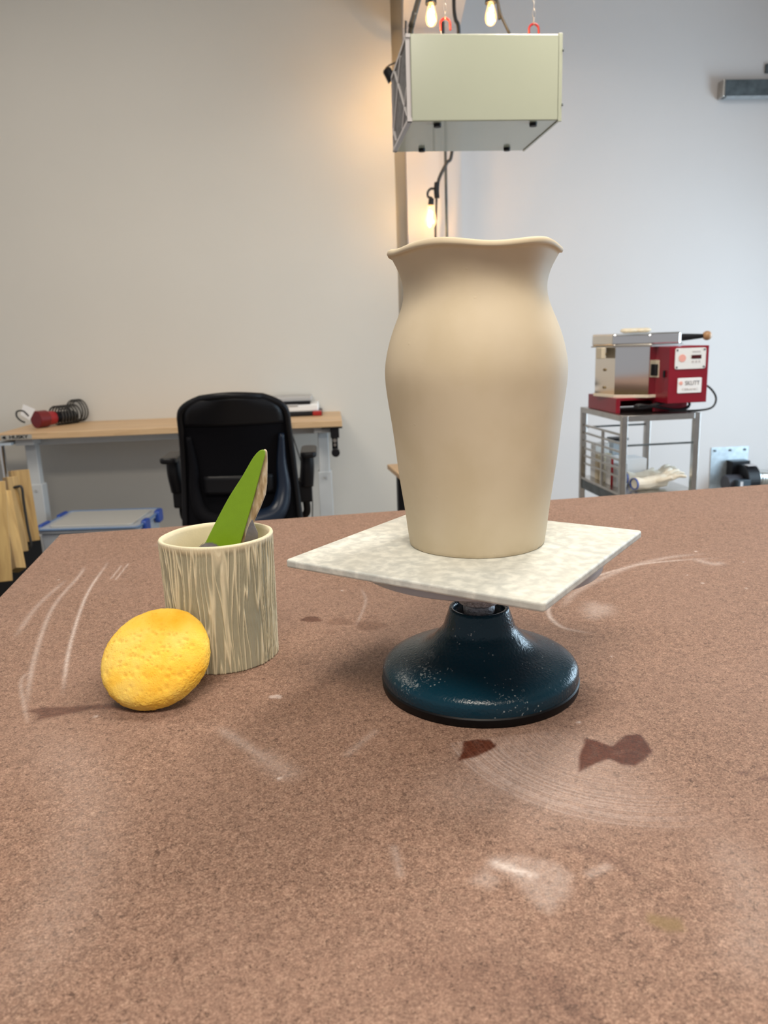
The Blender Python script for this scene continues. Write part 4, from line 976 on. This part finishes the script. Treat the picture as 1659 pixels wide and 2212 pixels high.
k_ = obj('handle_knob', bm, 'knobwood', hd, smooth=True, loc=(KR*0.98+0.088, -0.088, (kzl+kzt)/2+0.007))
# glove-like fibre pad on the lid
bm = bmesh.new()
for i in range(5):
    bmesh.ops.create_uvsphere(bm, u_segments=16, v_segments=8, radius=0.026, matrix=Matrix.Translation((i*0.022-0.044, random.uniform(-0.015, 0.015), 0.008)) @ Matrix.Diagonal((1, 1, 0.42, 1)))
mz = min(v.co.z for v in bm.verts)
o = obj('ceramic_pieces', bm, 'cream', smooth=True, loc=(kc.x-0.02, kc.y-0.02, KZ+kzt-mz+0.0005)); tag(o, 'small heap of cream ceramic pieces on the kiln lid', 'ceramic pieces')
# control box
bx0, bx1 = 0.008, 0.185; by0, by1 = -0.30, -0.13; bz0, bz1 = 0.048, kzl-0.002
p_ = (bx0+bx1)/2
cbx = obj('control_box', B(((p_, (by0+by1)/2, (bz0+bz1)/2), (bx1-bx0, by1-by0, bz1-bz0))), 'red', kiln, bevel=0.002)
pw, ph = 0.138, 0.088
obj('control_panel', prism(rrect(pw, ph, 0.008), (1, 0, 0), (0, 0, 1), (p_+0.004, by0-0.002, bz1-0.052), 0.003), 'white', cbx)
obj('round_emblem', C((p_-0.033, by0-0.005, bz1-0.050), (p_-0.033, by0-0.0035, bz1-0.050), 0.016, seg=32), 'pink', cbx)
obj('display', B(((p_+0.030, by0-0.0042, bz1-0.046), (0.044, 0.0018, 0.015))), 'darkred_lcd', cbx)
for k in range(3): obj('button', B(((p_+0.015+0.015*k, by0-0.0042, bz1-0.066), (0.008, 0.0016, 0.009))), 'lightprint', cbx)
obj('panel_heading', B(((p_+0.03, by0-0.0042, bz1-0.024), (0.036, 0.001, 0.006))), 'lightprint', cbx)
for dx, dz_ in ((-1, -1), (1, -1), (-1, 1), (1, 1)):
    obj('screw', C((p_+0.004+dx*(pw/2-0.008), by0-0.006, bz1-0.052+dz_*(ph/2-0.008)), (p_+0.004+dx*(pw/2-0.008), by0-0.003, bz1-0.052+dz_*(ph/2-0.008)), 0.004, seg=12), 'dark_steel', cbx)
pl_ = obj('name_plate', prism(rrect(0.108, 0.064, 0.004), (1, 0, 0), (0, 0, 1), (p_+0.006, by0-0.002, bz0+0.075), 0.003), 'paper', cbx)
text_mesh('lettering', 'SKUTT', 0.026, 'greyprint', cbx, (p_+0.018, by0-0.0042, bz0+0.084), (PI/2, 0, 0), sx=0.85)
obj('small_emblem', C((p_-0.034, by0-0.005, bz0+0.085), (p_-0.034, by0-0.0035, bz0+0.085), 0.008, seg=24), 'pink', cbx)
text_mesh('small_lettering', 'CERAMIC', 0.014, 'lightprint', cbx, (p_+0.008, by0-0.0042, bz0+0.058), (PI/2, 0, 0), sx=1.25)
obj('power_switch', B(((bx0-0.004, (by0+by1)/2+0.03, bz0+0.14), (0.008, 0.035, 0.05))), 'black', cbx, bevel=0.002)
obj('switch_plate', B(((bx0-0.001, (by0+by1)/2+0.03, bz0+0.145), (0.003, 0.05, 0.075))), 'cream', cbx)
obj('toggle', B(((bx0-0.004, by0+0.035, bz0+0.125), (0.008, 0.012, 0.03))), 'black', cbx, bevel=0.002)
def kl(x, y, z): return Vector((x, y, z))
cp = [kl(bx1-0.005, -0.20, 0.115), kl(bx1+0.05, -0.21, 0.110), kl(bx1+0.088, -0.22, 0.062), kl(bx1+0.07, -0.23, 0.018), kl(bx1+0.0, -0.235, 0.006), kl(0.06, -0.215, 0.007)]
obj('power_cord', TUBE(cp, 0.0048), 'cord', kiln, smooth=True)
pts = []
for k in range(60):
    t = k/59*2*PI*2; pts.append(kl(0.035+0.125*math.cos(t), -0.205-0.014*math.sin(t*0.5), 0.032+0.026*math.sin(t*2)*0.5+0.012*math.sin(t)))
bm = bmesh.new(); tube(bm, pts, 0.0058, 10, smooth=False); obj('cord_bundle', bm, 'black', kiln, smooth=True)

# ------------------------------------------------------------------ vent blower and duct on the right wall
def wy(X): return WO.y + 0.12/math.cos(WA) + (X-WO.x)*math.tan(WA)      # front face of the right wall
vx0 = aty(1537, 1010, 5.25).x; vY = wy(vx0)
b0, b1 = aty(1536, 967, vY), aty(1625, 962, vY+0.02); vY = wy(b0.x)
vent = thing('vent_blower', 'black squirrel cage blower on a square metal plate on the right wall', 'blower', (b0.x, wy(b0.x), b0.z), WA)
PW = 0.27
obj('mount_plate', B(((PW/2, -0.004, -0.17), (PW, 0.006, 0.34))), 'galv', vent, bevel=0.001)
for dx in (0.025, PW/2, PW-0.03): obj('bolt', C((dx, -0.016, -0.022), (dx, -0.007, -0.022), 0.008, seg=12), 'dark_steel', vent)
obj('blower_housing', C((0.155, -0.13, -0.21), (0.245, -0.13, -0.21), 0.105, seg=40), 'black', vent, bevel=0.008, segs=3)
obj('outlet', B(((0.18, -0.045, -0.155), (0.13, 0.078, 0.13))), 'black', vent, bevel=0.004)
obj('motor', C((0.045, -0.13, -0.235), (0.153, -0.13, -0.235), 0.062, seg=32), mat('grey motor', (0.035, 0.035, 0.045), 0.5), vent, bevel=0.006)
obj('terminal_box', B(((0.125, -0.215, -0.235), (0.09, 0.05, 0.085))), mat('slate plastic', (0.03, 0.045, 0.06), 0.4), vent, bevel=0.004)
obj('rating_label', B(((0.105, -0.241, -0.225), (0.018, 0.002, 0.045))), 'lightprint', vent)
obj('housing_label', B(((0.20, -0.165, -0.106), (0.06, 0.05, 0.004)), ), 'lightprint', vent)
bm = bmesh.new()
du = [(0.246, -0.13, -0.20), (0.45, -0.14, -0.215), (0.8, -0.14, -0.22), (1.2, -0.14, -0.22), (1.9, -0.14, -0.22)]
P_ = smooth_path(du, 40); n_ = len(P_); rings = []
for i, p in enumerate(P_):
    r = 0.052 + 0.005*math.sin(i*PI*0.5) + random.uniform(-0.001, 0.001)
    rings.append([bm.verts.new(p+Vector((0, r*math.cos(2*PI*k/24), r*math.sin(2*PI*k/24)))) for k in range(24)])
for a, b in zip(rings, rings[1:]):
    for k in range(24): bm.faces.new((a[k], a[(k+1) % 24], b[(k+1) % 24], b[k]))
dct = obj('flexible_duct', bm, 'foil', smooth=True, loc=vent.location, rot=(0, 0, WA)); tag(dct, 'crinkled silver foil duct running right from the wall blower', 'duct')

# steel channel high on the right wall
s0 = aty(1565, 171, wy(aty(1553, 171, 5.2).x) - 0.07)
chn = thing('steel_channel', 'galvanised steel channel with a capped end high on the right wall', 'channel', (s0.x, s0.y, s0.z-0.095), WA)
obj('channel_body', B(((0.55, 0, 0.046), (1.1, 0.006, 0.092)), ((0.55, 0.035, 0.003), (1.1, 0.066, 0.006)), ((0.55, 0.035, 0.089), (1.1, 0.066, 0.006))), 'dark_steel', chn, bevel=0.001)
obj('lower_flange', B(((0.555, 0.020, -0.006), (1.08, 0.055, 0.008))), 'galv', chn)
obj('end_cap', B(((0.0, 0.030, 0.045), (0.012, 0.074, 0.100))), 'steel', chn, bevel=0.002)
o = obj('wall_clip', B(((0, -0.01, 0), (0.03, 0.02, 0.05))), 'dark_steel'); tag(o, 'small dark clip above the steel channel at the right picture edge', 'clip')
cp_ = aty(1659, 146, wy(2.1)); o.location = (cp_.x+0.008, wy(cp_.x+0.008), cp_.z); o.rotation_euler = (0, 0, WA)

# ------------------------------------------------------------------ hanging air cleaner
FY = 2.60
f0, f1, f2, f3 = aty(886, 72, FY), aty(1209, 72, FY+0.04), aty(1205, 259, FY+0.04), aty(889, 262, FY)
FA = math.radians(6.0); FWd = 0.445; FHt = 0.5*((f0.z-f3.z)+(f1.z-f2.z)); FD = 0.40
print('FILTER', f0, f1, f2, f3, (f1-f0).length, FHt)
FWd = (f1-f0).length; fz = 0.25*(f0.z+f1.z+f2.z+f3.z) - FHt/2
FA = 0.5*(math.atan2(f1.y-f0.y, f1.x-f0.x)) + math.radians(3)
ac = thing('air_cleaner', 'pale green metal box air cleaner with grey pleated filter hanging from red hooks', 'air cleaner', (0.5*(f0.x+f3.x), FY, fz), FA)
obj('housing', B(((FWd/2, FD/2, FHt/2), (FWd, FD, FHt))), 'green_box', ac, bevel=0.003)
fp = obj('pleated_filter', B(*[((-0.004, 0.02+0.36*(k+0.5)/26, FHt/2), (0.008, 0.007, FHt-0.03)) for k in range(26)], ((-0.001, FD/2, FHt/2), (0.003, FD-0.02, FHt-0.02))), 'filter', ac)
# diagonal wire lattice on the filter
bm = bmesh.new()
yy0, yy1, zz0, zz1 = 0.02, FD-0.02, 0.012, FHt-0.012
def clipseg(c0, slope):
    pts = []
    for k in range(60):
        y = yy0+(yy1-yy0)*k/59; z = c0+slope*(y-yy0)
        if zz0 <= z <= zz1: pts.append(Vector((-0.0095, y, z)))
    return pts
for c0 in (-0.20, 0.02, 0.24):
    p = clipseg(c0, 0.75)
    if len(p) > 2: tube(bm, [p[0], p[-1]], 0.005, 6, smooth=False)
for c0 in (0.10, 0.32, 0.54):
    p = clipseg(c0, -0.75)
    if len(p) > 2: tube(bm, [p[0], p[-1]], 0.005, 6, smooth=False)
obj('filter_grid', bm, 'filter_strip', fp)
obj('filter_frame', B(((-0.006, 0.008, FHt/2), (0.014, 0.010, FHt)), ((-0.006, FD-0.008, FHt/2), (0.014, 0.010, FHt)), ((-0.006, FD/2, 0.005), (0.014, FD, 0.010)), ((-0.006, FD/2, FHt-0.005), (0.014, FD, 0.010))), 'filter_strip', fp)
obj('side_flange', B(((FWd+0.004, FD/2, FHt/2), (0.007, FD, FHt+0.006)), ((FWd+0.010, 0.006, FHt/2), (0.006, 0.010, FHt+0.006))), 'green_box', ac, bevel=0.001)
for z in (0.045, FHt-0.045): obj('screw', C((FWd+0.013, 0.001, z), (FWd+0.016, 0.001, z), 0.004, seg=12), 'dark_steel', ac)
for x, y in ((0.085, 0.03), (FWd-0.07, 0.03), (0.085, FD-0.045), (FWd-0.07, FD-0.045)):
    obj('rubber_foot', C((x, y, -0.010), (x, y, 0.0), 0.0115, 0.0125, 24), 'rubber', ac)
def acw(x, y, z): a, b = rotz(FA, x, y); return ac.location + Vector((a, b, z))
# hooks with chains to the ceiling
for (hx, hy, ytop, lab) in ((aty(962, 60, FY+0.12).x, FY+0.12, 40, 'red coated hook on a thin wire chain at the left of the air cleaner'), (aty(1153, 66, FY+0.10).x, FY+0.10, 52, 'red coated hook on a thin wire chain at the right of the air cleaner')):
    zt_ = aty(960 if hx < 0.4 else 1153, ytop, hy).z; zb_ = fz+FHt
    hk = thing('hanging_hook', lab, 'hook', (hx, hy, zb_), 0.0, 'hooks above the air cleaner')
    top_ = zt_-zb_; r = 0.015
    pts = [Vector((-r, 0, top_-0.034)), Vector((-r, 0, top_-r))] + [Vector((-r*math.cos(a), 0, top_-r+r*math.sin(a))) for a in [PI*k/8 for k in range(1, 8)]] + [Vector((r, 0, top_-r)), Vector((r*1.05, 0, top_-0.034))]
    obj('hook_bend', TUBE(pts, 0.0036, 10), 'hook', hk, smooth=True)
    obj('wire_eye', TUBE([Vector((-r, 0, top_-0.034)), Vector((-r+0.004, 0, top_-0.046)), Vector((-0.004, 0, max(0.0, top_-0.06))), Vector((-0.004, 0, 0.0))], 0.0012, 6), 'steel', hk, smooth=True)
    bm = bmesh.new(); n_ = int((CZ - zt_)/0.022); 
    for k in range(n_):
        z = top_ + 0.008 + k*0.022; ring = []
        for j in range(10):
            a = 2*PI*j/10; u = 0.0042*math.cos(a); w = 0.0135*math.sin(a)
            ring.append(Vector((u, 0, z+w)) if k % 2 else Vector((0, u, z+w)))
        tube(bm, ring, 0.0009, 5, closed=True)
    obj('chain', bm, 'steel', hk, smooth=True)

# ------------------------------------------------------------------ string lights
GL = bpy.data.materials.new('amber bulb glass'); GL.use_nodes = True; nt = GL.node_tree; nt.nodes.clear()
out = nd(nt, 'ShaderNodeOutputMaterial'); tr = nd(nt, 'ShaderNodeBsdfTransparent'); tr.inputs[0].default_value = (1, 0.93, 0.80, 1)
gl = nd(nt, 'ShaderNodeBsdfGlossy'); gl.inputs['Roughness'].default_value = 0.03
mx1 = nd(nt, 'ShaderNodeMixShader'); lw = nd(nt, 'ShaderNodeLayerWeight'); lw.inputs[0].default_value = 0.35
nt.links.new(lw.outputs['Facing'], mx1.inputs[0]); nt.links.new(tr.outputs[0], mx1.inputs[1]); nt.links.new(gl.outputs[0], mx1.inputs[2])
em_ = nd(nt, 'ShaderNodeEmission'); em_.inputs[0].default_value = (1, 0.55, 0.18, 1); em_.inputs[1].default_value = 0.9
ad = nd(nt, 'ShaderNodeAddShader'); nt.links.new(mx1.outputs[0], ad.inputs[0]); nt.links.new(em_.outputs[0], ad.inputs[1]); nt.links.new(ad.outputs[0], out.inputs[0])
M['bulb_glass'] = GL
M['filament'] = mat('glowing filament', (1, 0.7, 0.35), 0.5, emit=((1.0, 0.62, 0.22), 45))
def bulb(loc, axis, label, power, sc=1.0, group='warm string light bulbs'):
    """axis: direction from the socket towards the bulb's tip"""
    b = thing('string_light_bulb', label, 'light bulb', loc, 0, group)
    q_ = Vector(axis).to_track_quat('Z', 'Y'); b.rotation_euler = q_.to_euler()
    pf = [(0.0, 0.083), (0.008, 0.0815), (0.0155, 0.076), (0.0205, 0.066), (0.0222, 0.055), (0.0208, 0.042), (0.017, 0.028), (0.0135, 0.016), (0.012, 0.008), (0.012, 0.0)]
    obj('bulb_glass', lathe([(r*sc, z*sc) for r, z in spline(pf, 4)], 32), 'bulb_glass', b, smooth=True)
    fb = obj('filament', TUBE([Vector((0.0045*math.cos(k*1.2), 0.0045*math.sin(k*1.2), 0.022+0.042*k/40))*sc for k in range(41)], 0.0030*sc, 6, smooth=False), 'filament', b, smooth=True)
    obj('socket', lathe([(0, -0.040), (0.010, -0.040), (0.0155, -0.034), (0.0165, -0.006), (0.0175, 0.004), (0.0, 0.006)], 28), 'black', b, auto=40)
    l = bpy.data.lights.new('bulb_light', 'POINT'); l.energy = power; l.color = (1.0, 0.60, 0.25); l.shadow_soft_size = 0.012
    lo = bpy.data.objects.new('bulb_light', l); COL.objects.link(lo); lo.parent = b; lo.location = (0, 0, 0.045*sc)
    return b
p = aty(931, 6, 2.66); bulb(p, (0, 0, -1), 'lit bulb over the left end of the air cleaner', 1.7, 0.80)
p2 = aty(1060, 4, 2.66); bulb(p2, (0, 0, -1), 'lit bulb over the middle of the air cleaner', 1.7, 0.80)
cyw = wy(0.3) - 0.12
p3 = aty(931, 443, 4.86); bulb(p3, (-0.08, 0, -1), 'lit bulb hanging low on the corner column below the air cleaner', 6.5, 1.6)
p4 = aty(847, 172, 4.72); AX4 = Vector((0.62, 0.2, -1))
b4 = bulb(p4, AX4, 'bulb beside the shaded corner recess, mostly hidden behind the air cleaner with its black socket showing', 18.0, 0.9); b4.scale = (1.6, 1.6, 1.6)
def cord(name, pts, r, label):
    o = obj(name, TUBE(pts, r), 'cord', smooth=True); return tag(o, label, 'cord')
def Y(px, py, y): return aty(px, py, y)
def up_line(a, b, z=CZ-0.002): d = a-b; return a + d*((z-a.z)/d.z)
def up_to(p, z=CZ-0.002): q = p.copy(); q.z = z; return q
t1 = aty(931, -60, 2.66); t2 = aty(1060, -50, 2.66)
cord('light_cord', [up_line(Y(906, -8, 2.95), Y(896, 28, 2.96)), Y(906, -8, 2.95), Y(896, 28, 2.96), Y(887, 72, 2.99), Y(890, 120, 3.03)], 0.010, 'thick dark cable running down to the left top corner of the air cleaner')
cord('light_cord', [up_line(Y(1073, -20, 2.8), Y(1075, 0, 2.8)), Y(1073, -20, 2.8), Y(1075, 0, 2.8), Y(1082, 32, 2.8), Y(1100, 72, 2.8), Y(1106, 100, 2.82)], 0.0045, 'dark cable passing down beside the middle bulb behind the air cleaner')
cord('light_cord', [up_line(Y(980, -20, 4.62), Y(981, 20, 4.62)), Y(980, -20, 4.62), Y(981, 20, 4.62), Y(984, 42, 4.62), Y(991, 72, 4.65), Y(985, 200, 4.85), Y(976, 330, 4.93), Y(965, 352, 4.93), Y(950, 382, 4.92), Y(944, 405, 4.92)], 0.010, 'dark cord looping out below the air cleaner towards the lowest bulb')
for pp, s_, in ((p, 'left'), (p2, 'middle')):
    q1 = pp + Vector((0, 0, 0.04)); cord('bulb_lead', [q1, q1+Vector((0.005, 0, 0.1)), up_to(q1+Vector((0.01, 0, 0)))], 0.004, 'short dark lead holding the %s bulb above the air cleaner' % s_)
cord('bulb_lead', [p3+Vector((0.004, 0, 0.040)), Y(925, 425, 4.88), Y(924, 416, 4.88), Y(930, 408, 4.9), Y(942, 408, 4.92)], 0.007, 'curled dark lead from the taped joint to the lowest bulb')
q = Y(943, 425, 4.92); e = Y(941, 520, 4.95); f_ = e.copy(); f_.z = 0.9
cord('light_cord', [Y(943, 396, 4.92), q, Y(942, 470, 4.94), e, f_, Vector((f_.x, f_.y, 0.02))], 0.007, 'dark cable running down the column from the taped joint behind the vase')
o = obj('tape_joint', TUBE([Y(944, 394, 4.90), Y(943, 412, 4.90), Y(944, 428, 4.90)], 0.016), 'black', smooth=True); tag(o, 'black taped cable joint on the corner column above the lowest bulb', 'cable joint')
p4s = p4 - AX4.normalized()*0.064
cord('bulb_lead', [p4s, p4s+Vector((0.02, 0.15, 0.06)), aty(874, 120, 4.93), aty(876, 60, 4.94), aty(877, 0, 4.95), up_line(aty(877, 0, 4.95), aty(876, 60, 4.95))], 0.005, 'dark lead up the wall to the bulb hidden behind the air cleaner')
c0 = Y(961, 330, 4.97); c1 = Y(968, 517, 4.97)
o = obj('conduit', C((c1.x, c1.y, 0.001), (c0.x, c0.y, bz-0.001), 0.0085, seg=16), 'dark_steel', smooth=True); tag(o, 'thin straight grey conduit on the corner column', 'conduit')
